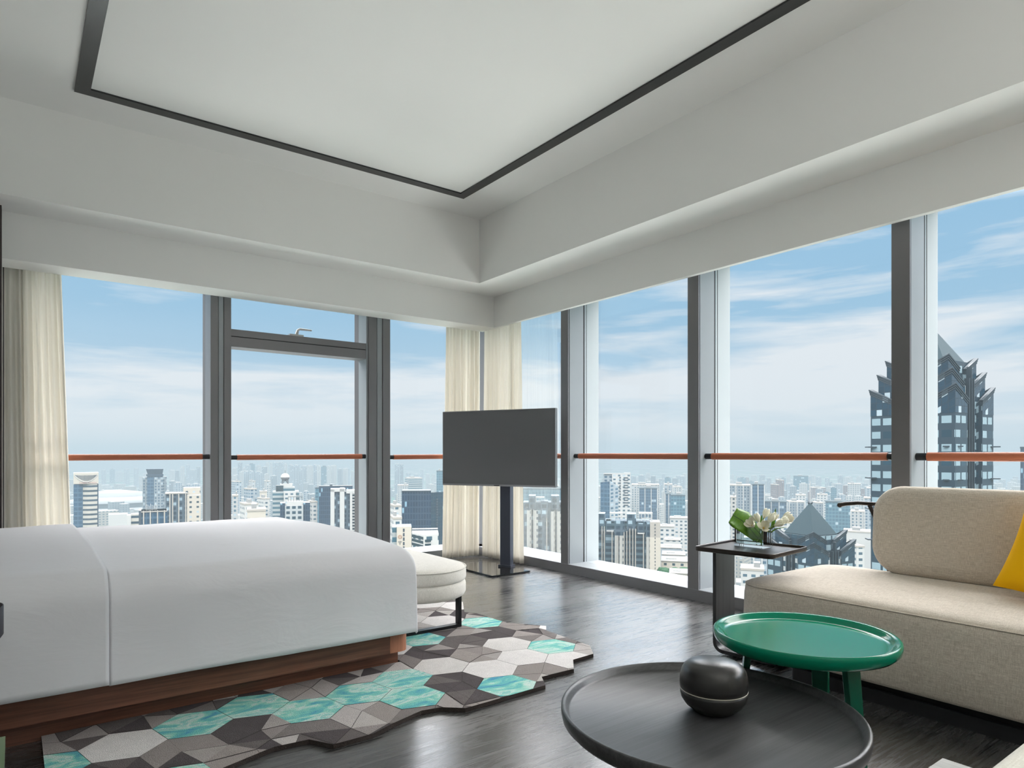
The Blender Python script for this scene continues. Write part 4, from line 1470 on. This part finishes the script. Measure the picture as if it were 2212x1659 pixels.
# twin dark-topped apartments (first bay of the long wall)
k = Bld('apartment_tower', 'twin-topped apartment tower with dark upper floors and grey punched walls, right of the TV', 1176, 330, 0)
k.box('core', 1130, 1230, 1086, 2, 16, 'darkres', roof=dark_roof)
k.multi('dark_top', [(1142, 1157, 1071, 1100, 0, 12), (1191, 1208, 1071, 1100, 0, 12), (1168, 1184, 1083, 1120, 1, 12), (1219, 1236, 1071, 1100, 0, 12)], 'darkres', dark_roof)
k.multi('punched_wing', [(1138, 1147, 1103, None, .2, 12), (1152, 1162, 1103, None, .2, 12), (1190, 1199, 1105, None, .2, 12), (1203, 1213, 1105, None, .2, 12), (1219, 1230, 1105, None, .2, 12)], 'punched')
k.multi('pier', [(1146.6, 1147.6, 1100, None, -.3, 2), (1152, 1153, 1100, None, -.3, 2), (1180, 1182, 1107, None, 1, 3), (1198, 1199, 1103, None, -.3, 2), (1203, 1204, 1103, None, -.3, 2)], 'concrete')
k.multi('roof_pergola', [(1157, 1176, 1075, 1077, 4, 10), (1157, 1158.4, 1075, 1086, 4, 5), (1164, 1165, 1075, 1086, 4, 5), (1175, 1176, 1075, 1086, 4, 5)], 'white_blank')
# stepped complex in the second bay
k = Bld('apartment_tower', 'stepped dark apartment complex with cream end wall, second bay of the long wall', 1360, 340, 0)
k.box('core', 1285, 1404, 1127, 2.5, 16, 'balcony', roof=dark_roof)
k.multi('dark_top', [(1292, 1306, 1111, 1145, .5, 12), (1354, 1374, 1111, 1145, .5, 12), (1328, 1349, 1126, 1160, 1.2, 12), (1395, 1404, 1128, 1165, 1.2, 12), (1308, 1320, 1127, 1147, 1.5, 12), (1377, 1390, 1130, 1152, 1.5, 12)], 'darkres', dark_roof)
k.multi('pier', [(u, u + 1.8, v, None, .2, 3) for u, v in ((1299, 1138), (1304, 1138), (1321, 1149), (1334, 1158), (1347, 1150), (1353, 1148), (1359.5, 1142), (1366, 1142), (1372, 1142), (1389, 1152))], 'concrete')
k.multi('punched_wing', [(1328, 1334, 1158, None, .8, 8), (1338, 1348, 1158, None, .8, 8), (1396, 1404, 1160, None, 1, 8)], 'punched')
k.multi('ledge', [(1310, 1325, 1147, 1149.5, 1, 3), (1377, 1392, 1151, 1153.5, 1, 3)], 'white_blank')
k.multi('end_wall_grey', [(1404, 1426, 1127, 1160, .5, 13)], 'concrete')
k.multi('end_wall_cream', [(1403.5, 1426.5, 1160, None, .3, 13.2)], 'cream_blank')
k.multi('end_window_strip', [(1414, 1415.6, 1131 + i * 7.2, 1134.4 + i * 7.2, .2, .6) for i in range(18)], 'dark', one=True)
k.multi('roof_pergola', [(1316, 1344, 1110, 1112, 5, 11), (1380, 1410, 1109, 1112, 5, 11), (1317, 1342, 1118, 1120, 5, 5.5), (1385, 1409, 1120, 1122, 5, 5.5)] + [(u, u + 1.4, 1111, 1127, 5, 5.5) for u in (1318, 1326, 1334, 1342, 1385, 1393, 1400, 1408)], 'white_blank')
k = Bld('office_tower', 'tall pale office tower with dotted window columns and a slanted blue glass front, second bay', 1331, 560, 0)
k.box('white_shaft', 1322, 1362, 1024, 2, 22, 'white'); k.box('left_shaft', 1303, 1324, 1024, 3, 20, 'pale2')
k.multi('window_strip', [(1338, 1341, 1030 + i * 6, 1033.6 + i * 6, 1.8, 2.2) for i in range(9)] + [(1347, 1357, 1031 + i * 5.4, 1033.4 + i * 5.4, 1.8, 2.2) for i in range(12)], 'steel_dark', one=True)
b = MB(); b.add([(k.X(1297), -2, 0), (k.X(1317), -2, 0), (k.X(1317), -2, k.Z(1040)), (k.X(1297), -2, k.Z(1042))], [(0, 1, 2, 3)], 0, False, [[(0, 0), (8, 0), (8, 118), (0, 117)]])
b.add([(k.X(1317), -2, 0), (k.X(1336), 1.6, 0), (k.X(1336), 1.6, k.Z(1051)), (k.X(1317), -2, k.Z(1038))], [(0, 1, 2, 3)], 1, False, [[(0, 0), (8, 0), (8, 112), (0, 118)]])
b.build('slanted_front', [FC['blue'], FC['pale2']], k.root)
k.multi('roof_screen', [(1304, 1362, 1022, 1024.5, 2, 3), (1348, 1362, 1021, 1024, 5, 8)], 'white_blank')


# gabled towers with pyramid roofs
def gable_tower(name, label, u, D, rot, tiers, pyr, mast, drop_z):
    k = Bld(name, label, u, D, 0)
    root = k.root
    root.rotation_euler.z += radians(rot)
    for r_, hw, zt, dz in tiers:
        zt -= GZ
        for qd in range(4):
            a = -pi / 2 + qd * pi / 2
            ca, sa = cos(a), sin(a)
            def T(p, q): return (p * ca - q * sa, p * sa + q * ca)
            plan = [(r_, 0), (r_ - hw, hw), (r_ - 2 * hw, 0), (r_ - hw, -hw)]
            hs = [zt, zt - dz, zt - 2 * dz, zt - dz]
            b = MB()
            vs = [(*T(*p), 0) for p in plan] + [(*T(*p), h) for p, h in zip(plan, hs)]
            L = hw * sqrt(2)
            fs = [(0, 1, 5, 4), (1, 2, 6, 5), (2, 3, 7, 6), (3, 0, 4, 7)]
            uv = [[(-.0, -zt), (L, -zt), (L, -dz), (0, 0)], [(0, -zt), (L, -zt), (L, -dz), (0, -dz)], [(0, -zt), (L, -zt), (L, 0), (0, 0)], [(0, -zt), (L, -zt), (L, 0), (0, -dz)]]
            b.add(vs, fs, 0, False, uv)
            b.add(vs, [(4, 5, 6, 7)], 1)
            # glass without floors above the eaves
            b.build('prow', [FC['tower'], FC['steel']], root)
            b = MB()
            for n_ in range(3):
                o = .22 + .12 * (2 - n_)
                t0, t1 = zt - .55 * n_, zt - .55 * n_ - .36
                for sgn in (1, -1):
                    A0, A1 = (r_ + o * 1.2, 0), (r_ - hw - .0, sgn * (hw + o))
                    B0, B1 = (r_ - .5, 0), (r_ - hw - .5, sgn * (hw - .5))
                    q8 = [(*T(*A0), t1 + .1), (*T(*A1), t1 - dz + .1), (*T(*B1), t1 - dz + .1), (*T(*B0), t1 + .1), (*T(*A0), t0 + .1), (*T(*A1), t0 - dz + .1), (*T(*B1), t0 - dz + .1), (*T(*B0), t0 + .1)]
                    b.add(q8, [(0, 1, 5, 4), (1, 2, 6, 5), (2, 3, 7, 6), (3, 0, 4, 7), (4, 5, 6, 7), (3, 2, 1, 0)])
            b.build('gable_trim', [FC['steel_dark']], root)
            gl = MB()
            e_ = .06
            for sgn in (1, -1):
                A0, A1 = (r_ + e_, 0), (r_ - hw + e_, sgn * (hw + e_) if False else sgn * hw)
                gl.add([(*T(*A0), zt - 2 * dz), (*T(r_ - hw + e_ * .7, sgn * (hw + e_ * .7)), zt - 2 * dz), (*T(r_ - hw + e_ * .7, sgn * (hw + e_ * .7)), zt - dz), (*T(*A0), zt)], [(0, 1, 2, 3) if sgn > 0 else (3, 2, 1, 0)], 0, False, [[(0, 0), (L, 0), (L, dz), (0, 2 * dz)]])
            gl.build('gable_glass', [FC['tower_plain']], root)
    # core with fins between the prows
    rc = tiers[-1][0] - 1.2
    ztop = pyr[1] - GZ
    P = [(0, -rc), (rc, 0), (0, rc), (-rc, 0)]
    MB().prism(P, 0, ztop - .2, 0, 1).build('core', [FC['tower'], FC['steel']], root)
    for qd in range(4):
        a = -pi / 4 + qd * pi / 2
        b = MB()
        for n_ in range(7):
            off = (n_ - 3) * 1.25
            dist = rc / sqrt(2) + .9 + (1.6 if abs(n_ - 3) < 2 else .4)
            hz = ztop - 2.0 - abs(n_ - 3) * 1.4 - (0 if n_ % 2 else 1.6)
            cx_, cy_ = dist * cos(a) - off * sin(a), dist * sin(a) + off * cos(a)
            b.box(cx_ - .6, cx_ + .6, cy_ - .22, cy_ + .22, 0, hz, 0, None, a)
        b.build('fin', [FC['steel_dark']], root)
        b = MB()
        for n_ in range(3):
            off = (n_ - 1) * 2.5
            dist = rc / sqrt(2) + 1.4
            cx_, cy_ = dist * cos(a) - off * sin(a), dist * sin(a) + off * cos(a)
            b.box(cx_ - 1, cx_ + 1, cy_ - .55, cy_ + .55, 0, ztop - 5.5 - abs(n_ - 1) * 1.5, 0, None, a)
        b.build('pier_windows', [FC['gridw']], root)
    rp, zb, za = pyr
    zb -= GZ; za -= GZ
    b = MB()
    Pb = [(0, -rp), (rp, 0), (0, rp), (-rp, 0)]
    b.add([(x, y, zb) for x, y in Pb] + [(0, 0, za)], [(0, 1, 4), (1, 2, 4), (2, 3, 4), (3, 0, 4), (3, 2, 1, 0)])
    b.build('pyramid_roof', [FC['steel']], root)
    b = MB()
    rq = rc + .6
    b.rings([[(x * .78, y * .78, zb - 2.5) for x, y in Pb], [(x, y, zb - .02) for x, y in Pb]], smooth=False)
    b.build('roof_skirt', [FC['tower_plain']], root)
    b = MB()
    for s_ in (-1, 1):
        b.add([(0, 0, za - .9), (s_ * .75, -.2, za + .45), (s_ * .75, -.2, za - .5)], [(0, 1, 2), (2, 1, 0)])
        b.add([(0, 0, za - .9), (-.2, s_ * .75, za + .45), (-.2, s_ * .75, za - .5)], [(0, 1, 2), (2, 1, 0)])
    b.build('roof_finial', [FC['steel_dark']], root)
    MB().tube([(0, 0, za - .5), (0, 0, za + mast)], .10, 6).build('mast', [FC['white_blank']], root)
    # ledges
    b = MB()
    r0_ = tiers[0][0]
    for i in range(6):
        zz = tiers[0][2] - GZ - 16 - i * 8.5
        for qd in (1, 3):
            a = -pi / 2 + qd * pi / 2
            b.box(r0_ * cos(a) - 1.1, r0_ * cos(a) + 1.1, r0_ * sin(a) - 1.4, r0_ * sin(a) + 1.4, zz, zz + .3)
        b.box(-2.2, 2.2, -r0_ + .9, -r0_ + 1.6, zz, zz + .3)
    b.build('ledge', [FC['steel_dark']], root)
    return k


gable_tower('gabled_tower', 'dark glass tower with pyramid roof and mast seen below eye level behind the vase', 1750, 230, 5,
            [(13.9, 4.7, -27.6, 3.6), (11.3, 4.3, -24.4, 3.3)], (8.4, -26.0, -15.3), 7.6, 0)
gable_tower('gabled_tower', 'tall dark glass tower with three tiers of pointed gables, above the sofa back', 2011, 180, 20,
            [(15.0, 4.6, 19.2, 3.7), (13.0, 4.3, 23.3, 3.4), (10.9, 4.0, 27.1, 3.2)], (8.2, 26.1, 36.4), 4, 0)

# --- hazy skyline rows: one object per tower
rs = random.Random(99)


def tower_proto(fcd, n):
    pass


k = Bld('sports_field', 'green sports field beside the long white hall, left window', 262, 560, 0, 'field')
MB().box(-12, 14, 0, 60, 0, .3).build('turf', [FC['green']], k.root)
fac = [
    ('factory', 'white long factory with rows of windows at the right of the second bay, farthest', 1447, 1490, 1119, 600, 'white', 18),
    ('factory', 'white factory block with a blank end wall in the second bay', 1424, 1456, 1137, 500, 'white', 16),
    ('factory', 'pale blue-grey arcaded hall beside the cream end wall', 1427, 1472, 1183, 400, 'pale2', 16),
    ('factory', 'beige hall with few windows behind the tree clump in the second bay', 1428, 1488, 1212, 340, 'cream', 16),
    ('warehouse', 'white low shed with pitched skylights in the second bay', 1430, 1480, 1198, 370, 'white_blank', 14),
    ('house', 'small beige house below the tree clump in the second bay', 1446, 1490, 1238, 300, 'cream', 12),
    ('office_block', 'white L-shaped works office in the middle of the second bay', 1436, 1470, 1166, 440, 'white', 12),
]
for nm, lb, u0, u1, v, D, fcd, dep in fac:
    k = Bld(nm, lb, (u0 + u1) / 2, D, 0)
    k.box('hall', u0, u1, v, 0, dep, fcd, roof=white_roof)
    k.box('roof_hut', u0 + (u1 - u0) * .2, u0 + (u1 - u0) * .55, v - 3, dep * .3, dep * .7, 'white_blank', v)
    k.multi('eaves', [(u0 - .6, u1 + .6, v - .4, v + 1.2, -.4, dep + .4)], 'concrete')

for o_ in list(COL.objects):
    if o_.parent is None and o_.get('category') in ('building', 'stadium', 'field') and o_.children: note(o_)

rows = [
    # u0, u1, v_lo, v_hi, D0, D1, count, where
    (215, 432, 1012, 1034, 2600, 3600, 12, 'left'),
    (366, 432, 1000, 1020, 2000, 2400, 6, 'left'),
    (368, 432, 1038, 1050, 1100, 1300, 6, 'left'),
    (500, 600, 998, 1014, 2000, 2600, 12, 'middle'),
    (500, 600, 1016, 1032, 1400, 1700, 10, 'middle'),
    (596, 662, 998, 1012, 1900, 2300, 7, 'middle'),
    (630, 745, 1004, 1014, 1700, 2100, 14, 'middle'),
    (740, 795, 1004, 1024, 2000, 2600, 7, 'middle'),
    (620, 690, 1060, 1072, 1000, 1150, 8, 'middle'),
    (845, 880, 1000, 1004, 1700, 1900, 2, 'third'),
    (880, 957, 1014, 1030, 2400, 3000, 6, 'third'),
    (1297, 1485, 1020, 1034, 2200, 2900, 12, 'second'),
    (1372, 1485, 1027, 1036, 1700, 1900, 7, 'second'),
    (1578, 1655, 1022, 1040, 2000, 2600, 10, 'flower'),
    (1655, 1900, 1026, 1046, 1900, 2700, 18, 'flower'),
    (1690, 1900, 1044, 1066, 1150, 1500, 20, 'flower'),
    (1655, 1900, 1066, 1080, 900, 1000, 10, 'flower'),
]
WH = {'left': 'left window beside the curtain', 'middle': 'window with the opening sash', 'third': 'narrow window left of the TV',
      'second': 'window right of the TV', 'flower': 'window behind the flowers'}
protos = {}
for ri, (u0, u1, va, vb, D0, D1, cnt, wh) in enumerate(rows):
    for i in range(cnt):
        u = u0 + (u1 - u0) * (i + rs.uniform(.2, .8)) / cnt
        D = rs.uniform(D0, D1)
        v = rs.uniform(va, vb)
        fcd = rs.choice(['pale', 'pale2', 'grey', 'pale', 'blue2', 'pale2'] if wh != 'flower' else ['pale', 'pale2', 'grey', 'pale', 'brick', 'blue2'])
        wpx = rs.uniform(6.5, 13) * (1.3 if D < 1500 else 1)
        wd = wpx * D / FPX
        for _try in range(12):
            sx_, sy_ = spot(u, D)
            if free(sx_, sy_, wd * .75): break
            D = rs.uniform(D0, D1); wd = wpx * D / FPX
        else:
            continue
        FOOT.append((sx_, sy_, wd * .75))
        k = Bld('skyline_tower', 'hazy %s tower, row %s of skyline, %s' % ({'pale': 'white', 'pale2': 'pale blue', 'grey': 'grey', 'blue2': 'teal glass', 'brick': 'reddish'}[fcd],
                {0: 'faintest', 1: 'middle', 2: 'nearest'}[0 if D > 1850 else (1 if D > 1250 else 2)], WH[wh]), u, D, rs.uniform(-25, 25), 'building', 'hazy skyline towers, ' + WH[wh])
        k.root['label'] = k.root['label'].replace('row faintest of', 'faintest row of').replace('row middle of', 'middle row of').replace('row nearest of', 'nearest row of')
        h_ = k.Z(v)
        dp = wd * rs.uniform(.5, .8)
        b = MB()
        b.box(-wd / 2, wd / 2, 0, dp, 0, h_, 0, 1)
        b.build('shaft', [FC[fcd], city_roof], k.root)
        b = MB()
        b.box(-wd * .28, wd * .22, dp * .2, dp * .8, h_, h_ + wd * .12)
        b.build('roof_hut', [FC['white_blank'] if fcd != 'blue2' else FC['steel']], k.root)


# --- low-rise fabric nobody could count, and the tree canopy
rl = random.Random(5)
lowm = []
for c in ((206, 208, 204), (178, 188, 190), (226, 226, 220), (150, 166, 172), (196, 196, 186)):
    lowm.append(facade('low_rise_%d' % c[0], srgb(*c), srgb(96, 116, 128), 4.5, 3.4, .5, .42, .1))
FOOT.append((*spot(1456, 326), 15))
lb_ = MB()
CELL = {}
for _ in range(7500):
    D = 380 * (10 ** rl.uniform(0, .85))
    u = rl.choice([rl.uniform(140, 440), rl.uniform(495, 960), rl.uniform(1110, 1220), rl.uniform(1290, 1490), rl.uniform(1410, 1490), rl.uniform(1570, 1910), rl.uniform(2110, 2230), rl.uniform(-300, 2700), rl.uniform(-300, 2700), rl.uniform(-300, 2700)])
    if u < 330 and D < 900 and rl.random() < .75: continue
    x, y = spot(u, D)
    if x < 60 and y < 60: continue
    w_, d_ = rl.uniform(10, 34), rl.uniform(9, 22)
    h_ = rl.choice([7, 9, 12, 16, 20, 24] if D < 560 or rl.random() < .4 else [18, 24, 34, 46, 54]) * rl.uniform(.8, 1.2)
    mi = rl.randrange(5)
    rad_ = math.hypot(w_, d_) / 2
    key = (int(x // 45), int(y // 45))
    if not free(x, y, rad_, 1): continue
    if any(math.hypot(x - q[0], y - q[1]) < rad_ + q[2] for i_ in (-1, 0, 1) for j_ in (-1, 0, 1) for q in CELL.get((key[0] + i_, key[1] + j_), ())): continue
    CELL.setdefault(key, []).append((x, y, rad_))
    lb_.box(x - w_ / 2, x + w_ / 2, y - d_ / 2, y + d_ / 2, GZ, GZ + h_, mi, 5, rl.uniform(0, .5) + (.6 if rl.random() < .2 else 0))
lo_ = lb_.build('low_rise_blocks', lowm + [white_roof])
tag(lo_, 'dense carpet of low white and grey roofs spreading below the towers', 'low buildings', kind='stuff')
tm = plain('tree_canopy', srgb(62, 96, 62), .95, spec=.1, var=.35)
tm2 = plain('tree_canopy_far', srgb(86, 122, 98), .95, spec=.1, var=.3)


def blob(b, x, y, z, r, rn_):
    n1_, n2_ = 5, 8
    R = []
    for i in range(1, n1_):
        a = pi * i / n1_
        R.append([(x + r * sin(a) * cos(2 * pi * j / n2_) * rn_.uniform(.8, 1.2), y + r * sin(a) * sin(2 * pi * j / n2_) * rn_.uniform(.8, 1.2), z - r * .8 * cos(a) * rn_.uniform(.85, 1.15)) for j in range(n2_)])
    b.rings(R)


tb = MB()
for _ in range(420):
    if rl.random() < .35: u, D = rl.uniform(1428, 1488), rl.uniform(300, 620)
    elif rl.random() < .5: u, D = rl.uniform(190, 310), rl.uniform(560, 1250)
    else: u, D = rl.choice([rl.uniform(850, 880), rl.uniform(1590, 1680), rl.uniform(1810, 1890), rl.uniform(150, 300)]), rl.uniform(420, 1300)
    x, y = spot(u, D)
    for _k in range(6):
        xx, yy, r2 = x + rl.uniform(-16, 16), y + rl.uniform(-16, 16), rl.uniform(3.5, 6.5)
        key = (int(xx // 45), int(yy // 45))
        if not free(xx, yy, r2 * 1.2, 0): continue
        if any(math.hypot(xx - q[0], yy - q[1]) < r2 * 1.2 + q[2] for i_ in (-1, 0, 1) for j_ in (-1, 0, 1) for q in CELL.get((key[0] + i_, key[1] + j_), ())): continue
        blob(tb, xx, yy, GZ + rl.uniform(5, 8), r2, rl)
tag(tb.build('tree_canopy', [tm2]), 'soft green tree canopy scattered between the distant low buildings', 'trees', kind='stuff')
tb = MB()
for _ in range(60):
    u, D = rl.uniform(1432, 1480), rl.uniform(319, 334)
    x, y = spot(u, D)
    z = EYE - (rl.uniform(1226, 1240) - HY) * D / FPX
    tb.box(0, 0, 0, 0, 0, 0) if False else blob(tb, x, y, z - 2, rl.uniform(2, 3.4), rl)
    tb.tube([(x, y, GZ), (x, y, z - 2)], .3, 5) if rl.random() < .2 else None
# the clump stands on a planted terrace
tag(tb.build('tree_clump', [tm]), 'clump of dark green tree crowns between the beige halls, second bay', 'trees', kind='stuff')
# hills
for (ua, ub, D, hh, lb, sd) in ((2080, 2300, 3600, 70, 'faint blue hill ridge right of the tall gabled tower', 1), (120, 700, 6500, 60, 'very faint low hills along the horizon of the left windows', 2)):
    n_ = 40
    G = []
    rn = random.Random(sd)
    for j in range(2):
        row = []
        for i in range(n_ + 1):
            u = ua + (ub - ua) * i / n_
            x, y = spot(u, D + (0 if j == 0 else -600))
            row.append((x, y, GZ if j else GZ + 141 - 40 * 2.5 + hh * (.5 + .5 * mnoise.noise(Vector((i * .12, sd, 0)))) + 22 * sin(i / n_ * pi)))
        G.append(row)
    tag(MB().grid(G, flip=True).build('hill_ridge', [plain('hill_blue', srgb(96, 120, 130), 1)]), lb, 'hill')

# --- haze: a body of thin air outside the windows that absorbs and glows
hm, ht, hb = mat('haze_air')
ht.n.remove(hb)
HC = (.61, .745, .825)
SG = .00056
ab = ht.new('ShaderNodeVolumeAbsorption', inp={0: (0, 0, 0, 1), 1: SG})
em_ = ht.new('ShaderNodeEmission', inp={0: (*HC, 1), 1: SG})
ad = ht.new('ShaderNodeAddShader', inp={0: ab.outputs[0], 1: em_.outputs[0]})
ht.l.new(ad.outputs[0], ht.n['Material Output'].inputs['Volume'])
hz = MB()
A_ = 9500
hz.prism([(-2500, 30), (30, 30), (30, -2500), (A_, -2500), (A_, A_), (-2500, A_)], GZ - 1, 62)
ho = tag(hz.build('haze', [hm]), 'pale blue haze filling the air over the city', 'haze', kind='stuff')

# ================================================================== SKY, LIGHT, CAMERA
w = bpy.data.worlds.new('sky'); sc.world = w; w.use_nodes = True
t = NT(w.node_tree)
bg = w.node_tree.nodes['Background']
tc = t.new('ShaderNodeTexCoord').outputs['Generated']
sp = t.new('ShaderNodeSeparateXYZ', inp={0: tc})
el = sp.outputs[2]
base = t.ramp(t.math('MULTIPLY_ADD', el, .5, .5), [
    (0.0, (.42, .46, .48)), (.495, (.54, .62, .68)), (.502, (.64, .735, .81)), (.53, (.58, .72, .83)), (.56, (.42, .62, .79)), (.60, (.325, .56, .77)), (.66, (.29, .53, .76)), (1.0, (.16, .36, .66))])
v1 = t.vec(tc, (2.0, 2.0, 17.0), (.10, .06, 0), (3.1, 1.7, .62))
n1 = t.noise(v1, 1.0, 6, .55, .5)
v2 = t.vec(tc, (5.5, 5.5, 44.0), (.14, -.10, 0), (0.4, 8.0, 1.0))
n2 = t.noise(v2, 1.0, 5, .6, .3)
nn = t.math('ADD', t.math('MULTIPLY', n1, .72), t.math('MULTIPLY', n2, .28))
bias = t.ramp(t.math('MULTIPLY', el, 2.0), [(0, (.55, .55, .55)), (.10, (.56, .56, .56)), (.21, (.60, .60, .60)), (.30, (.47, .47, .47)), (.42, (.42, .42, .42)), (.55, (.50, .50, .50)), (1, (.47, .47, .47))])
cl = t.ramp(t.math('ADD', nn, t.math('SUBTRACT', bias, .5)), [(.45, (0, 0, 0)), (.61, (1, 1, 1))])
sky = t.mix(t.math('MULTIPLY', cl, .9), base, (.88, .90, .93, 1))
hi = t.ramp(el, [(.30, (0, 0, 0)), (.42, (1, 1, 1))])
sky = t.mix(hi, sky, (.61, .592, .592, 1))
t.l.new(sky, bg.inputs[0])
t.l.new(t.ramp(el, [(.30, (1, 1, 1)), (.46, (19, 19, 19)), (.9, (19, 19, 19))]), bg.inputs[1])  # sky above the view strongly boosted, added to light the room


def light(name, typ, loc_, target, energy, col=(1, 1, 1), size=1, size_y=None):
    l = bpy.data.lights.new(name, typ)
    l.energy = energy; l.color = col
    if typ == 'AREA':
        l.size = size
        if size_y: l.shape = 'RECTANGLE'; l.size_y = size_y
    o = bpy.data.objects.new(name, l); COL.objects.link(o)
    o.location = loc_
    d = Vector(target) - Vector(loc_)
    o.rotation_euler = d.to_track_quat('-Z', 'Y').to_euler()
    return o


s = light('sun', 'SUN', (0, -50, 80), (12, 50, 8), 1.6, (1, .95, .86))
s.data.angle = radians(2)
light('room_fill_light', 'AREA', (.7, -1.3, 1.7), (.7, -1.3, 3.5), 85, (1, .99, .965), 2.6)  # added fill behind the camera, aimed up to brighten the ceiling
light('unseen_fill_long', 'AREA', (8.2, 1.5, -1.9), (2.2, 1.9, 3.6), 350, (1, .985, .95), 10, 2.0)  # added lamp, unseen below the sills, fills the ceiling through the long wall
light('unseen_fill_far', 'AREA', (1.6, 10.2, -1.9), (1.7, 3.6, 3.6), 230, (1, .985, .95), 7, 2.0)  # second unseen lamp, added to fill the ceiling through the far windows

cam = bpy.data.cameras.new('camera')
co = bpy.data.objects.new('camera', cam); COL.objects.link(co)
co.location = (0, 0, EYE)
co.rotation_euler = (pi / 2, 0, atan2(FY, FX) - pi / 2)
cam.sensor_fit = 'HORIZONTAL'
cam.sensor_width = 36
cam.lens = 36 * FPX / 2212
cam.shift_y = (HY - 1659 / 2) / 2212
cam.clip_start = .05
cam.clip_end = 20000
sc.camera = co
sc.view_settings.view_transform = 'Standard'
sc.view_settings.look = 'None'
sc.view_settings.exposure = 0
sc.cycles.max_bounces = 6
sc.cycles.use_light_tree = False
sc.cycles.diffuse_bounces = 4
sc.cycles.adaptive_threshold = .03
sc.cycles.transparent_max_bounces = 12
sc.cycles.sample_clamp_indirect = 6
